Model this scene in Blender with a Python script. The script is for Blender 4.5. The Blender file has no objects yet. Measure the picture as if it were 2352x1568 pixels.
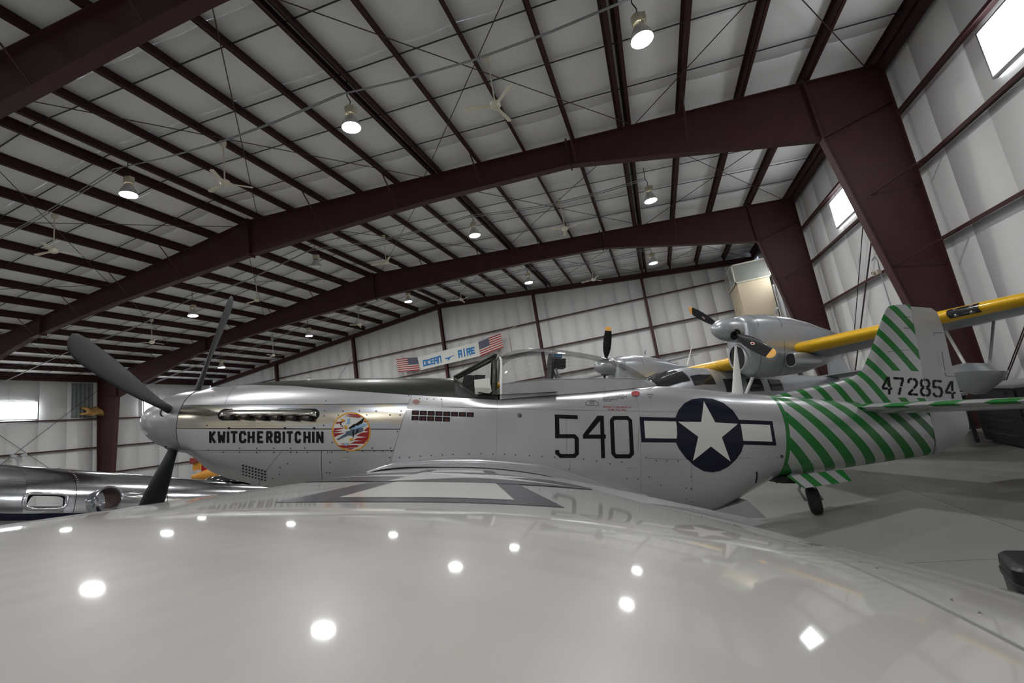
import bpy, math, random
import numpy as np
from math import sin, cos, pi, radians, sqrt, atan2, hypot, exp, floor as ifloor
from mathutils import Vector as V, Matrix

random.seed(4)
sc = bpy.context.scene
col = sc.collection

# ------------------------------------------------------------------ camera
CAMH = 1.63                                   # lens height above the floor
FPX = 1029.76
yaw, pit, rol = -0.2938, 0.1735, -0.1555
FWD = V((sin(yaw)*cos(pit), cos(yaw)*cos(pit), sin(pit)))
_r = V((cos(yaw), -sin(yaw), 0)); _u = _r.cross(FWD)
RGT = cos(rol)*_r + sin(rol)*_u
UPV = -sin(rol)*_r + cos(rol)*_u
CAM = V((0, 0, CAMH))
cd = bpy.data.cameras.new('camera'); cam = bpy.data.objects.new('camera', cd); col.objects.link(cam)
cd.sensor_width = 36; cd.lens = 36*FPX/2352; cd.clip_start = 0.01; cd.clip_end = 200
cam.matrix_world = Matrix(((RGT.x, UPV.x, -FWD.x, CAM.x), (RGT.y, UPV.y, -FWD.y, CAM.y), (RGT.z, UPV.z, -FWD.z, CAM.z), (0, 0, 0, 1)))
cd.dof.use_dof = True; cd.dof.focus_distance = 5.2; cd.dof.aperture_fstop = 9
sc.camera = cam

# ------------------------------------------------------------------ world, exposure
w = bpy.data.worlds.new('world'); sc.world = w; w.use_nodes = True
w.node_tree.nodes['Background'].inputs[0].default_value = (.75, .85, 1, 1)
w.node_tree.nodes['Background'].inputs[1].default_value = 1.0
vs = sc.view_settings
vs.view_transform = 'Standard'; vs.look = 'None'; vs.gamma = 1; vs.use_curve_mapping = False
vs.exposure = 0.08
LAMP_E = 385.0      # radiance of a high bay lens
WIN_E = 9.0         # daylight in the window panes

def ray(px):                                   # pixel of the photograph -> direction
    return (RGT*((px[0]-1176)/FPX) + UPV*((784-px[1])/FPX) + FWD)

# ------------------------------------------------------------------ materials
MATS = {}
def M(name, rgb, rough=.5, metal=0., coat=0., var=.05, scale=3., bump=0., bscale=60., emit=0., trans=0., ior=1.45, spec=.5):
    if name in MATS: return MATS[name]
    m = bpy.data.materials.new(name); m.use_nodes = True; nt = m.node_tree
    b = nt.nodes['Principled BSDF']
    b.inputs['Roughness'].default_value = rough; b.inputs['Metallic'].default_value = metal
    b.inputs['Coat Weight'].default_value = coat; b.inputs['Coat Roughness'].default_value = .05
    b.inputs['IOR'].default_value = ior; b.inputs['Specular IOR Level'].default_value = spec
    b.inputs['Transmission Weight'].default_value = trans
    c = (*rgb, 1)
    if var > 0:
        tc = nt.nodes.new('ShaderNodeTexCoord'); n = nt.nodes.new('ShaderNodeTexNoise')
        n.inputs['Scale'].default_value = scale; n.inputs['Detail'].default_value = 5
        nt.links.new(tc.outputs['Object'], n.inputs['Vector'])
        mx = nt.nodes.new('ShaderNodeMix'); mx.data_type = 'RGBA'
        mx.inputs[6].default_value = tuple(max(0, x*(1-var)) for x in rgb)+(1,)
        mx.inputs[7].default_value = tuple(min(1, x*(1+var)) for x in rgb)+(1,)
        nt.links.new(n.outputs['Fac'], mx.inputs[0]); nt.links.new(mx.outputs[2], b.inputs['Base Color'])
        if bump > 0:
            n2 = nt.nodes.new('ShaderNodeTexNoise'); n2.inputs['Scale'].default_value = bscale; n2.inputs['Detail'].default_value = 4
            nt.links.new(tc.outputs['Object'], n2.inputs['Vector'])
            bp = nt.nodes.new('ShaderNodeBump'); bp.inputs['Strength'].default_value = bump; bp.inputs['Distance'].default_value = .01
            nt.links.new(n2.outputs['Fac'], bp.inputs['Height']); nt.links.new(bp.outputs['Normal'], b.inputs['Normal'])
    else:
        b.inputs['Base Color'].default_value = c
    if emit > 0:
        b.inputs['Emission Color'].default_value = c; b.inputs['Emission Strength'].default_value = emit
    MATS[name] = m
    return m

class NT:                                       # tiny helper for procedural masks
    def __init__(s, m):
        s.t = m.node_tree; s.b = s.t.nodes['Principled BSDF']
        tc = s.t.nodes.new('ShaderNodeTexCoord'); sp = s.t.nodes.new('ShaderNodeSeparateXYZ')
        s.t.links.new(tc.outputs['Object'], sp.inputs[0]); s.x, s.y, s.z = sp.outputs; s.tc = tc
    def m(s, op, a, b=0., c=0.):
        n = s.t.nodes.new('ShaderNodeMath'); n.operation = op
        for i, v in enumerate((a, b, c)):
            if hasattr(v, 'links'): s.t.links.new(v, n.inputs[i])
            else: n.inputs[i].default_value = v
        return n.outputs[0]
    def lin(s, kx, ky, kz, c): return s.m('ADD', s.m('ADD', s.m('MULTIPLY', s.x, kx), s.m('MULTIPLY', s.y, ky)), s.m('ADD', s.m('MULTIPLY', s.z, kz), c))
    def gt(s, a, b): return s.m('GREATER_THAN', a, b)
    def lt(s, a, b): return s.m('LESS_THAN', a, b)
    def AND(s, a, b): return s.m('MULTIPLY', a, b)
    def OR(s, a, b): return s.m('MAXIMUM', a, b)
    def NOT(s, a): return s.m('SUBTRACT', 1., a)
    def stripe(s, v, period, duty): return s.lt(s.m('FRACT', s.m('DIVIDE', v, period)), duty)
    def color(s, mask, c0, c1):
        mx = s.t.nodes.new('ShaderNodeMix'); mx.data_type = 'RGBA'
        mx.inputs[6].default_value = (*c0, 1); mx.inputs[7].default_value = (*c1, 1)
        s.t.links.new(mask, mx.inputs[0]); s.t.links.new(mx.outputs[2], s.b.inputs['Base Color'])
        return mx
    def metal(s, mask, m0, m1):
        s.t.links.new(s.m('MULTIPLY_ADD', mask, m1-m0, m0), s.b.inputs['Metallic'])

mat_beam = M('red_primer_steel', (.062, .023, .025), .55, var=.18, scale=2.5, spec=.35)
mat_purlin = M('dark_red_purlin_steel', (.048, .018, .019), .6, var=.15, spec=.3)
mat_rod = M('dark_brace_rod', (.05, .03, .03), .5)
mat_insul = M('white_vinyl_insulation', (.85, .855, .855), .55, var=.05, scale=1.2, bump=.25, bscale=2.2)
mat_wall = M('white_wall_insulation', (.76, .765, .765), .55, var=.05, scale=1.0, bump=.1, bscale=2.5)
mat_wallwarm = M('cream_lower_wall_lining', (.70, .67, .58), .6, var=.06)
mat_strap = M('dark_sag_strap', (.035, .035, .035), .6)
mat_lens = M('lamp_lens', (1, .99, .98), .3, var=0, emit=LAMP_E)
mat_lens_off = M('unlit_lamp_lens', (.75, .75, .72), .2, var=0)
mat_pane = M('daylight_window_pane', (.97, .99, 1), .3, var=0, emit=WIN_E)
mat_lampmetal = M('cream_lamp_housing', (.62, .58, .45), .5)
mat_reflect = M('prismatic_reflector', (.62, .62, .6), .25, metal=.35)
mat_fan = M('ivory_fan_enamel', (.72, .68, .55), .4)
mat_conduit = M('grey_conduit', (.32, .33, .34), .4, metal=.5)
mat_white = M('white_enamel', (.8, .8, .78), .4)
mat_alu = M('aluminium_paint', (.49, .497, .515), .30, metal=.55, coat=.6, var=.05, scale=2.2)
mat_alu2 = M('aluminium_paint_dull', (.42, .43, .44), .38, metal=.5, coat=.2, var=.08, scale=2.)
mat_core = M('seam_shadow_structure', (.05, .05, .05), .7)
mat_olive = M('olive_antiglare_paint', (.02, .024, .017), .38, coat=.1, var=.1, spec=.4)
mat_wing = M('putty_grey_wing_paint', (.425, .42, .40), .38, coat=.9, var=.03, scale=1.5, spec=.35)
mat_navy = M('navy_insignia_blue', (.004, .005, .018), .3, coat=.15, var=.05, spec=.3)
mat_starwhite = M('insignia_white', (.62, .62, .59), .3, coat=.6, var=.02)
mat_black = M('black_marking_paint', (.004, .004, .005), .45, coat=.05, var=.05, spec=.25)
mat_blade = M('blade_matte_black', (.016, .018, .021), .5, var=.15, spec=.4)
mat_rubber = M('tyre_rubber', (.012, .012, .012), .75)
mat_green = M('green_stripe_paint', (.012, .16, .03), .3, coat=.4)
mat_red = M('red_paint', (.30, .008, .01), .5, spec=.3)
mat_yellow = M('yellow_paint', (.78, .45, .008), .35, coat=.3)
mat_orange = M('orange_yellow_tip', (.8, .42, .10), .4)
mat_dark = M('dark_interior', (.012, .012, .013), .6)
mat_chrome = M('polished_metal', (.72, .70, .66), .16, metal=1., var=.12, scale=6)
mat_pol = M('polished_aluminium_skin', (.72, .74, .78), .13, metal=1., var=.1, scale=2.5, bump=.12, bscale=5)
mat_beige = M('beige_painted_board', (.62, .53, .38), .5, var=.03)
mat_glassdark = M('smoked_glazing', (.025, .025, .028), .1)
mat_galv = M('galvanised_duct', (.45, .46, .47), .35, metal=.8, var=.12)
mat_paper = M('white_paper', (.78, .79, .74), .7, var=.02)
mat_blackplastic = M('black_plastic', (.008, .008, .009), .4)
mat_charcoal = M('charcoal_enamel', (.03, .03, .033), .5)

def glass_mat(name, tint, strength=.1):          # thin clear acrylic: mostly see-through with a glossy skin
    m = bpy.data.materials.new(name); m.use_nodes = True; nt = m.node_tree; nt.nodes.remove(nt.nodes['Principled BSDF'])
    o = nt.nodes['Material Output']; t = nt.nodes.new('ShaderNodeBsdfTransparent'); t.inputs[0].default_value = (*tint, 1)
    g = nt.nodes.new('ShaderNodeBsdfGlossy'); g.inputs['Roughness'].default_value = .02
    lw = nt.nodes.new('ShaderNodeLayerWeight'); lw.inputs[0].default_value = .35
    ma = nt.nodes.new('ShaderNodeMath'); ma.operation = 'MULTIPLY_ADD'; ma.inputs[1].default_value = .5; ma.inputs[2].default_value = strength
    mx = nt.nodes.new('ShaderNodeMixShader')
    nt.links.new(lw.outputs['Fresnel'], ma.inputs[0]); nt.links.new(ma.outputs[0], mx.inputs[0])
    nt.links.new(t.outputs[0], mx.inputs[1]); nt.links.new(g.outputs[0], mx.inputs[2]); nt.links.new(mx.outputs[0], o.inputs[0])
    MATS[name] = m
    return m
mat_acryl = glass_mat('clear_canopy_acrylic', (.93, .93, .92), .045)
mat_pane2 = M('grimy_lantern_glass', (.36, .37, .34), .25, trans=.25, var=.15)

# ------------------------------------------------------------------ mesh helpers
OFF = {}
def tag(o, label=None, cat=None, group=None, kind=None):
    if label: o['label'] = label
    if cat: o['category'] = cat
    if group: o['group'] = group
    if kind: o['kind'] = kind
    return o
def obj(name, me, parent=None):
    o = bpy.data.objects.new(name, me); col.objects.link(o)
    if parent is not None: o.parent = parent
    return o
def empty(name, mat4=None, parent=None, off=None):
    o = bpy.data.objects.new(name, None); col.objects.link(o); o.empty_display_size = .2
    if mat4 is not None: o.matrix_world = mat4
    if parent is not None: o.parent = parent
    if off is not None: OFF[o.name] = V(off)
    return o
def thing(name, label, cat, loc=(0, 0, 0), rz=0., group=None):
    o = empty(name, Matrix.Translation(loc) @ Matrix.Rotation(rz, 4, 'Z'))
    return tag(o, label, cat, group)

class MB:
    def __init__(s): s.v = []; s.f = []
    def add(s, vs, fs):
        n = len(s.v); s.v += [tuple(a) for a in vs]; s.f += [tuple(i+n for i in q) for q in fs]; return s
    def box(s, c, d, R=None):
        vs = []
        for i in (-1, 1):
            for j in (-1, 1):
                for k in (-1, 1):
                    p = V((d[0]*i/2, d[1]*j/2, d[2]*k/2)); p = (R @ p) if R is not None else p
                    vs.append(p+V(c))
        return s.add(vs, [(0, 1, 3, 2), (4, 6, 7, 5), (0, 4, 5, 1), (2, 3, 7, 6), (0, 2, 6, 4), (1, 5, 7, 3)])
    def bar(s, a, b, wd, ht, up=(0, 0, 1)):
        a, b = V(a), V(b); d = (b-a); L = d.length; d.normalize(); u = V(up)
        if abs(d.dot(u)) > .99: u = V((1, 0, 0))
        x = d.cross(u).normalized(); z = x.cross(d).normalized()
        R = Matrix((x, d, z)).transposed()
        return s.box((a+b)/2, (wd, L, ht), R)
    def tube(s, pts, r, n=8, cap=True):
        pts = [V(p) for p in pts]; rr = r if isinstance(r, (list, tuple)) else [r]*len(pts)
        rings = []; ref = None
        for i, p in enumerate(pts):
            d = (pts[min(i+1, len(pts)-1)]-pts[max(i-1, 0)]).normalized()
            if ref is None: ref = V((0, 0, 1)) if abs(d.z) < .9 else V((1, 0, 0))
            x = d.cross(ref).normalized(); y = x.cross(d).normalized(); ref = y
            rings.append([p+(x*cos(2*pi*k/n)+y*sin(2*pi*k/n))*rr[i] for k in range(n)])
        return s.loft(rings, True, cap)
    def loft(s, rings, closed=True, cap=False):
        n = len(rings[0]); vs = [p for r in rings for p in r]; fs = []
        for i in range(len(rings)-1):
            for k in range(n if closed else n-1):
                a = i*n+k; b = i*n+(k+1) % n
                fs.append((a, b, b+n, a+n))
        if cap:
            fs.append(tuple(range(n))[::-1]); fs.append(tuple(range((len(rings)-1)*n, len(rings)*n)))
        return s.add(vs, fs)
    def lathe(s, prof, org=(0, 0, 0), ax=(0, 0, 1), n=24, cap=False):   # prof: (axial, radius)
        ax = V(ax).normalized(); ref = V((1, 0, 0)) if abs(ax.x) < .9 else V((0, 1, 0))
        x = (ref-ax*ref.dot(ax)).normalized(); y = ax.cross(x)
        return s.loft([[V(org)+ax*a+(x*cos(2*pi*k/n)+y*sin(2*pi*k/n))*max(r, 1e-4) for k in range(n)] for a, r in prof], True, cap)
    def prism(s, poly, axis, a, b):              # polygon in the two other axes, extruded along axis a..b
        def P(p, t):
            q = [p[0], p[1]]; q.insert(axis, t); return q
        n = len(poly); vs = [P(p, a) for p in poly]+[P(p, b) for p in poly]
        return s.add(vs, [tuple(range(n)), tuple(range(2*n-1, n-1, -1))]+[(i, i+n, (i+1) % n+n, (i+1) % n) for i in range(n)])
    def grid(s, rows): return s.loft(rows, False, False)
    def build(s, name, mat, parent=None, smooth=False, angle=None, fixn=True):
        me = bpy.data.meshes.new(name)
        off = OFF.get(parent.name) if parent is not None else None
        if parent is not None and off is None and parent.parent is not None: off = OFF.get(parent.parent.name)
        vs = s.v if off is None else [(a[0]-off.x, a[1]-off.y, a[2]-off.z) for a in s.v]
        me.from_pydata(vs, [], s.f); me.materials.append(mat)
        if fixn:
            import bmesh
            bm = bmesh.new(); bm.from_mesh(me); bmesh.ops.recalc_face_normals(bm, faces=bm.faces[:]); bm.to_mesh(me); bm.free()
        if smooth:
            for p in me.polygons: p.use_smooth = True
            if angle: me.set_sharp_from_angle(angle=radians(angle))
        me.update()
        return obj(name, me, parent)

def pchip(X, Yv):
    X = np.array(X, float); Yv = np.array(Yv, float); h = np.diff(X); d = np.diff(Yv)/h; m = np.zeros_like(X)
    for i in range(1, len(X)-1):
        if d[i-1]*d[i] > 0:
            w1 = 2*h[i]+h[i-1]; w2 = h[i]+2*h[i-1]; m[i] = (w1+w2)/(w1/d[i-1]+w2/d[i])
    m[0] = d[0]; m[-1] = d[-1]
    def f(x):
        x = min(max(x, X[0]), X[-1]); i = min(max(int(np.searchsorted(X, x)-1), 0), len(h)-1)
        t = (x-X[i])/h[i]
        return float((2*t**3-3*t*t+1)*Yv[i]+(t**3-2*t*t+t)*h[i]*m[i]+(-2*t**3+3*t*t)*Yv[i+1]+(t**3-t*t)*h[i]*m[i+1])
    return f
def rnd_poly(cx, cz, w, h, r, n=5):
    pts = []
    for sx, sz, a0 in ((1, 1, 0), (-1, 1, pi/2), (-1, -1, pi), (1, -1, 3*pi/2)):
        for k in range(n+1):
            a = a0+pi/2*k/n; pts.append((cx+sx*(w/2-r)+r*cos(a), cz+sz*(h/2-r)+r*sin(a)))
    return pts
ORD = ['first', 'second', 'third', 'fourth', 'fifth', 'sixth', 'seventh']
# ================================================================== the hangar
UR, UL, RU = 6.54, -34.62, -13.04            # column faces and ridge (x), camera at x=y=0
HE, SL = 6.99+CAMH, .0887                    # eave height of the frame line at the right wall, roof slope
HR = HE+SL*(UR-RU)
FV = [-10.68, -3.06, 4.56, 12.18, 19.8]       # rigid frames
VB, VF = 27.7, -18.3                          # end walls
def roof(u): return HR-SL*abs(u-RU)
PD = .26                                      # purlin depth

floor = MB().box((-14.04, 4.7, -.11), (43.4, 46.4, .2)).build('floor', mat_core)
tag(floor, kind='structure')
mat_floor = M('sealed_concrete', (.215, .215, .20), .4, var=.22, scale=.55, bump=.05, bscale=30, spec=.45)
nt = mat_floor.node_tree
for n in nt.nodes:
    if n.type == 'TEX_NOISE' and abs(n.inputs['Scale'].default_value-.55) < .01: n.inputs['Roughness'].default_value = .62
sx, sy = 43.2/9, 46.2/10
slab = None
for i in range(9):
    for j in range(10):
        cx, cy = -14.04-21.6+sx*(i+.5), 4.7-23.1+sy*(j+.5)
        if slab is None:
            slab = MB().box((0, 0, 0), (sx-.008, sy-.008, .08)).build('slab', mat_floor, floor); o = slab
        else:
            o = slab.copy(); col.objects.link(o); o.parent = floor
        o.location = (cx, cy, -.04)

# --- roof: insulation strips, purlins, straps, bracing
ceiling = empty('ceiling', Matrix.Translation((RU, 4.7, HR+PD+.1))); tag(ceiling, kind='structure')
CO = V((RU, 4.7, HR+PD+.1)); OFF['ceiling'] = CO
NR, NL = 13, 14
pur_r = [RU+.35+(UR-.1-RU-.35)*k/NR for k in range(NR+1)]
pur_l = [RU-.35-(RU-.35-UL-.1)*k/NL for k in range(NL+1)]
def strip(side, v0, v1):
    us = pur_r if side > 0 else pur_l; us = [RU]+us+[UR+.35 if side > 0 else UL-.35]
    rows = []
    for i in range(len(us)-1):
        for t in (0, .25, .5, .75):
            u = us[i]+(us[i+1]-us[i])*t; sag = .05*sin(pi*t)+random.uniform(0, .008)
            z = roof(u)+PD+.02-sag
            rows.append([(u, v0, z+.03), (u, v0+.03, z), (u, (v0+v1)/2, z-.012*sin(pi*t)), (u, v1-.03, z), (u, v1, z+.03)])
    u = us[-1]; z = roof(u)+PD+.02
    rows.append([(u, v0, z+.03), (u, v0+.03, z), (u, (v0+v1)/2, z), (u, v1-.03, z), (u, v1, z+.03)])
    return MB().grid(rows).build('insulation_strip', mat_insul, ceiling, smooth=True)
SW = (VB-VF+.6)/25
for k in range(25):
    for s in (1, -1): strip(s, VF-.3+k*SW, VF-.3+(k+1)*SW)
def purlin(u, s, name='purlin', d=PD, double=False):
    mb = MB(); z = roof(u)
    for du in ((-.11, .11) if double else (0,)):
        mb.box((u+du, (VB+VF)/2, z+d/2), (.014, VB-VF, d))
        mb.box((u+du+s*.035, (VB+VF)/2, z+.006), (.09, VB-VF, .012))
        mb.box((u+du-s*.035, (VB+VF)/2, z+d-.006), (.075, VB-VF, .012))
    return mb.build(name, mat_purlin, ceiling)
for k, u in enumerate(pur_r): purlin(u, 1, double=(k in (5, 9)), d=PD)
for k, u in enumerate(pur_l): purlin(u, -1)
for u, s in ((UR+.02, -1), (UL-.02, 1)):
    MB().box((u, (VB+VF)/2, roof(u)+.02), (.16, VB-VF, .34)).build('eave_strut', mat_purlin, ceiling)
frames_all = [VF]+FV+[VB]
for i in range(len(frames_all)-1):
    for q in range(1, 5):
        v = frames_all[i]+(frames_all[i+1]-frames_all[i])*q/5
        for s, e in ((1, UR), (-1, UL)):
            MB().bar((RU, v, HR+PD*.55), (e, v, roof(e)+PD*.55), .03, .012).build('sag_strap', mat_strap, ceiling)
def rod(a, b, r=.011, parent=ceiling, name='brace_rod', m=None):
    return MB().tube([a, b], r, 6).build(name, m or mat_rod, parent)
for i in range(len(FV)):
    va = FV[i]; vb = FV[i+1] if i+1 < len(FV) else VB
    for (ua, ub) in ((6.2, .8), (.8, -5.7), (-5.7, -12.5), (-13.6, -20.4), (-20.4, -27.5), (-27.5, -34.2)):
        for a, b in ((ua, ub), (ub, ua)): rod((a, va+.15, roof(a)-.06), (b, vb-.15, roof(b)-.06))

# --- rigid frames
DEP = lambda a: float(np.interp(a, [0, 7, 11.95, 18.1, 22], [1.34, .84, .74, 1.58, 1.75]))
def frame(v, lab):
    e = empty('rigid_frame', Matrix.Translation((UR-.3, v, 0)), off=(UR-.3, v, 0)); tag(e, lab, 'steel frame', 'rigid frames of the hangar', 'structure')
    us = np.concatenate([np.linspace(UL+1.75, RU, 12), np.linspace(RU, -1.1, 9)[1:], np.linspace(-1.1, UR-1.57, 6)[1:]])
    def dp(u): return DEP(abs(u-RU)*(1 if u > RU else 18.1/(RU-UL-1.75)))
    top = [(u, roof(u)) for u in us]; bot = [(u, roof(u)-dp(u)) for u in us]
    MB().prism([(UL, roof(UL))]+top+[(UR, roof(UR)), (UR, roof(UR)-1.5)]+bot[::-1]+[(UL, roof(UL)-1.5)], 1, v-.008, v+.008).build('rafter_web', mat_beam, e)
    mb = MB()
    pts = [(UL, roof(UL))]+top+[(UR, roof(UR))]
    for a, b in zip(pts, pts[1:]): mb.bar((a[0], v, a[1]-.01), (b[0], v, b[1]-.01), .25, .02)
    mb.build('top_flange', mat_beam, e); mb = MB()
    for a, b in zip(bot, bot[1:]): mb.bar((a[0], v, a[1]), (b[0], v, b[1]), .25, .022)
    mb.build('bottom_flange', mat_beam, e)
    for s in (1, -1):
        U0 = UR if s > 0 else UL
        kn = bot[-1] if s > 0 else bot[0]
        base = U0-s*(.5 if s > 0 else 1.15)
        MB().prism([(U0, 0), (U0, roof(U0)), (kn[0], roof(kn[0])), kn, (base, 0)], 1, v-.009, v+.009).build('column_web', mat_beam, e)
        mb = MB(); mb.bar((U0, v, 0), (U0, v, roof(U0)), .26, .022, up=(1, 0, 0)); mb.build('outer_flange', mat_beam, e)
        mb = MB(); mb.bar((base, v, 0), (kn[0], v, kn[1]), .26, .024, up=(1, 0, 0)); mb.build('inner_flange', mat_beam, e)
        mb = MB(); mb.bar((kn[0], v, kn[1]), (kn[0]-s*.05, v, roof(kn[0])+.12), .24, .045, up=(1, 0, 0)); mb.build('splice_plate', mat_beam, e)
        MB().bar((kn[0], v, kn[1]), (U0, v, roof(U0)-1.0), .2, .02).build('stiffener', mat_beam, e)
        MB().box(((U0+base)/2, v, .02), (abs(U0-base)+.2, .32, .04)).build('base_plate', mat_beam, e)
    for u in (RU, -1.1, RU-12, -6.9+14*0-.0):
        if u in (RU, -1.1, RU-12):
            MB().bar((u, v, roof(u)+.07), (u, v, roof(u)-dp(u)-.07), .27, .045, up=(1, 0, 0)).build('splice_plate', mat_beam, e)
    for u in pur_r[2:12:2]+pur_l[2:12:2]:
        dd = dp(u)
        MB().bar((u, v-.05, roof(u)-dd+.03), (u, v-.85*dd-.05, roof(u)+.03), .04, .012).build('flange_brace', mat_beam, e)
    return e
FL = ['steel portal frame out of view behind the camera', 'steel portal frame just behind the camera position', 'dark red portal frame crossing the top left corner overhead', 'large dark red portal frame spanning the middle of the roof', 'smaller dark red portal frame nearest the banner wall']
for v, l in zip(FV, FL): frame(v, l)

# --- side walls
G1, G2, G3, G4 = 5.71+CAMH, 4.29+CAMH, 2.52+CAMH, .78+CAMH
def side_wall(name, U0, s, length=(VF, VB)):
    x = U0+s*.23
    e = empty(name, Matrix.Translation((x+s*.05, 4.7, 0)), off=(x+s*.05, 4.7, 0)); tag(e, kind='structure')
    n = 34; dv = (length[1]-length[0])/n; H = roof(U0)+.3
    for k in range(n):
        v0 = length[0]+k*dv; v1 = v0+dv; rows = []
        zz = [0, G4, G3, G2, G1, H]
        for i in range(5):
            for t in (0, .25, .5, .75):
                z = zz[i]+(zz[i+1]-zz[i])*t; b = -s*(.006*sin(pi*t)+random.uniform(0, .0015))
                rows.append([(x+s*.02, v0, z), (x+b, v0+.015, z), (x+b*1.4, (v0+v1)/2, z), (x+b, v1-.015, z), (x+s*.02, v1, z)])
        rows.append([(x, v0, H), (x, v0+.04, H), (x, (v0+v1)/2, H), (x, v1-.04, H), (x, v1, H)])
        MB().grid(rows).build('wall_strip', mat_wall, e, smooth=True)
    for z in ((G4, G3, G2, G1) if s > 0 else (G4, G3-.06, G2)):
        mb = MB(); xx = U0+s*.11
        mb.box((xx, (length[0]+length[1])/2, z), (.2, length[1]-length[0], .014))
        mb.box((xx-s*.1, (length[0]+length[1])/2, z-.035), (.014, length[1]-length[0], .075))
        mb.build('girt', mat_beam, e)
    for v in FV:
        for z in (G2, G3):
            MB().bar((U0-s*.95, v-.02, z-.42), (U0+s*.03, v-.75, z-.02), .05, .012).build('girt_brace', mat_beam, e)
    return e
wall_right = side_wall('wall_right', UR, 1)
wall_left = side_wall('wall_left', UL, -1)
for v0, v1 in ((4.56, 12.18), (12.18, 19.8)):
    for dz in (0, .06):
        rod((UR+.1, v0+.1, HE-.7+dz), (UR+.1, v1-.1, .6+dz), .012, wall_right)
    rod((UL-.1, v0+.1, HE-.6), (UL-.1, v1-.1, .8), .012, wall_left)
    rod((UL-.1, v0+.1, .8), (UL-.1, v1-.1, HE-.9), .012, wall_left)
_d1, _d2 = ray((1983, 506)), ray((1962, 765)); rod(CAM+_d1*((UR+.08)/_d1.x), CAM+_d2*((UR+.08)/_d2.x)*1.0, .014, wall_right, 'hanger_rod')

# windows in the side walls
def window(name, U0, s, v0, v1, z0, z1):
    x = U0+s*.16
    e = empty(name, Matrix.Translation((x, v0, z0)), off=(x, v0, z0)); tag(e, kind='structure')
    MB().box((x, (v0+v1)/2, (z0+z1)/2), (.02, v1-v0, z1-z0)).build('pane', mat_pane, e)
    for a, b, c, d in ((v0-.03, v0, z0-.04, z1+.03), (v1, v1+.03, z0-.04, z1+.03), (v0, v1, z0-.05, z0), (v0, v1, z1, z1+.03)):
        MB().box((x-s*.01, (a+b)/2, (c+d)/2), (.06, b-a, d-c)).build('window_frame', mat_conduit, e)
n = 0
for U0, s, L in ((UR, 1, ((7.75, 9.60), (15.38, 17.1), (23.0, 24.7))), (UL, -1, ((15.05, 16.76), (22.57, 24.3), (7.45, 9.15)))):
    for v0, v1 in L:
        n += 1; window('window_%d' % n, U0, s, v0, v1, (4.64 if s > 0 else 4.42)+CAMH, (5.52 if s > 0 else 5.4)+CAMH)

# --- end walls
def end_wall(name, v, s):
    e = empty(name, Matrix.Translation((RU, v+s*.3, 0)), off=(RU, v+s*.3, 0)); tag(e, kind='structure')
    y = v+s*.24; n = 46; du = (UR-UL+.5)/n
    GA, GB, GC, GD = 6.05+CAMH, 4.23+CAMH, 2.45+CAMH, .7+CAMH
    for k in range(n):
        u0 = UL-.25+k*du; u1 = u0+du; um = (u0+u1)/2; H = roof(um)+PD+.15; rows = []
        zz = [0, GD, GC, GB, GA, H]
        for i in range(5):
            for t in (0, .3, .7):
                z = zz[i]+(zz[i+1]-zz[i])*t; b = -s*.006*sin(pi*t)
                rows.append([(u0, y+s*.02, z), (u0+.012, y+b, z), (um, y+b*1.3, z), (u1-.012, y+b, z), (u1, y+s*.02, z)])
        rows.append([(u0, y, H), (u0+.02, y, H), (um, y, H), (u1-.02, y, H), (u1, y, H)])
        MB().grid(rows).build('wall_panel', mat_wall, e, smooth=True)
    for z in (GA, GB, GC, GD):
        mb = MB(); mb.box((RU, v+s*.1, z), (UR-UL, .2, .014)); mb.box((RU, v, z-.035), (UR-UL, .014, .075)); mb.build('girt', mat_beam, e)
    for u in (-27.7, -20.45, -13.2, -6.45, .35):
        mb = MB(); h = roof(u)-.2
        mb.box((u, v-s*.13, h/2), (.012, .26, h)); mb.box((u, v-s*.26, h/2), (.16, .014, h)); mb.box((u, v, h/2), (.16, .014, h)); mb.build('wall_post', mat_beam, e)
    for a, b in ((UL, RU), (RU, UR)):
        mb = MB(); mb.bar((a, v-s*.1, roof(a)-.16), (b, v-s*.1, roof(b)-.16), .02, .32); mb.bar((a, v-s*.1, roof(a)-.32), (b, v-s*.1, roof(b)-.32), .22, .02); mb.build('end_rafter', mat_beam, e)
    return e
wall_back = end_wall('wall_back', VB, 1)
wall_front = end_wall('wall_front', VF, -1)
for a, b in (((-27.7, .9), (-20.5, 8.3)), ((-20.5, 1.2), (-27.7, 8.0))):
    rod((a[0], VB-.05, a[1]), (b[0], VB-.05, b[1]), .012, wall_back)

# --- high bay lamps
def lamp_thing(u, v, lab, lit=True, grp='high bay lamps hanging in rows from the purlins'):
    z = roof(u)-1.0
    e = thing('high_bay_lamp', lab, 'ceiling lamp', (u, v, z), group=grp)
    MB().lathe([(0, .205), (.02, .21), (.10, .19), (.24, .12), (.33, .075), (.34, .02)], n=20).build('reflector', mat_reflect, e, True, 50)
    MB().lathe([(-.012, .001), (-.012, .12), (0, .2), (.004, .2)], n=20).build('lens', mat_lens if lit else mat_lens_off, e, True)
    mb = MB(); mb.lathe([(.34, .10), (.35, .115), (.50, .115), (.53, .09), (.54, .01)], n=14); mb.box((.1, 0, .44), (.1, .13, .14)); mb.build('ballast', mat_lampmetal, e, True, 40)
    MB().tube([(0, 0, .54), (.03, .02, .68), (-.03, 0, .82), (0, 0, 1.0+PD+.0)], .012, 6).build('hanging_cord', mat_strap, e, True)
    return e
rows = {7.9: 'nearest row', 15.1: 'middle row', 22.5: 'farthest row'}
LU = [1.0, -5.4, -12.7, -19.9, -27.2]
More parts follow.
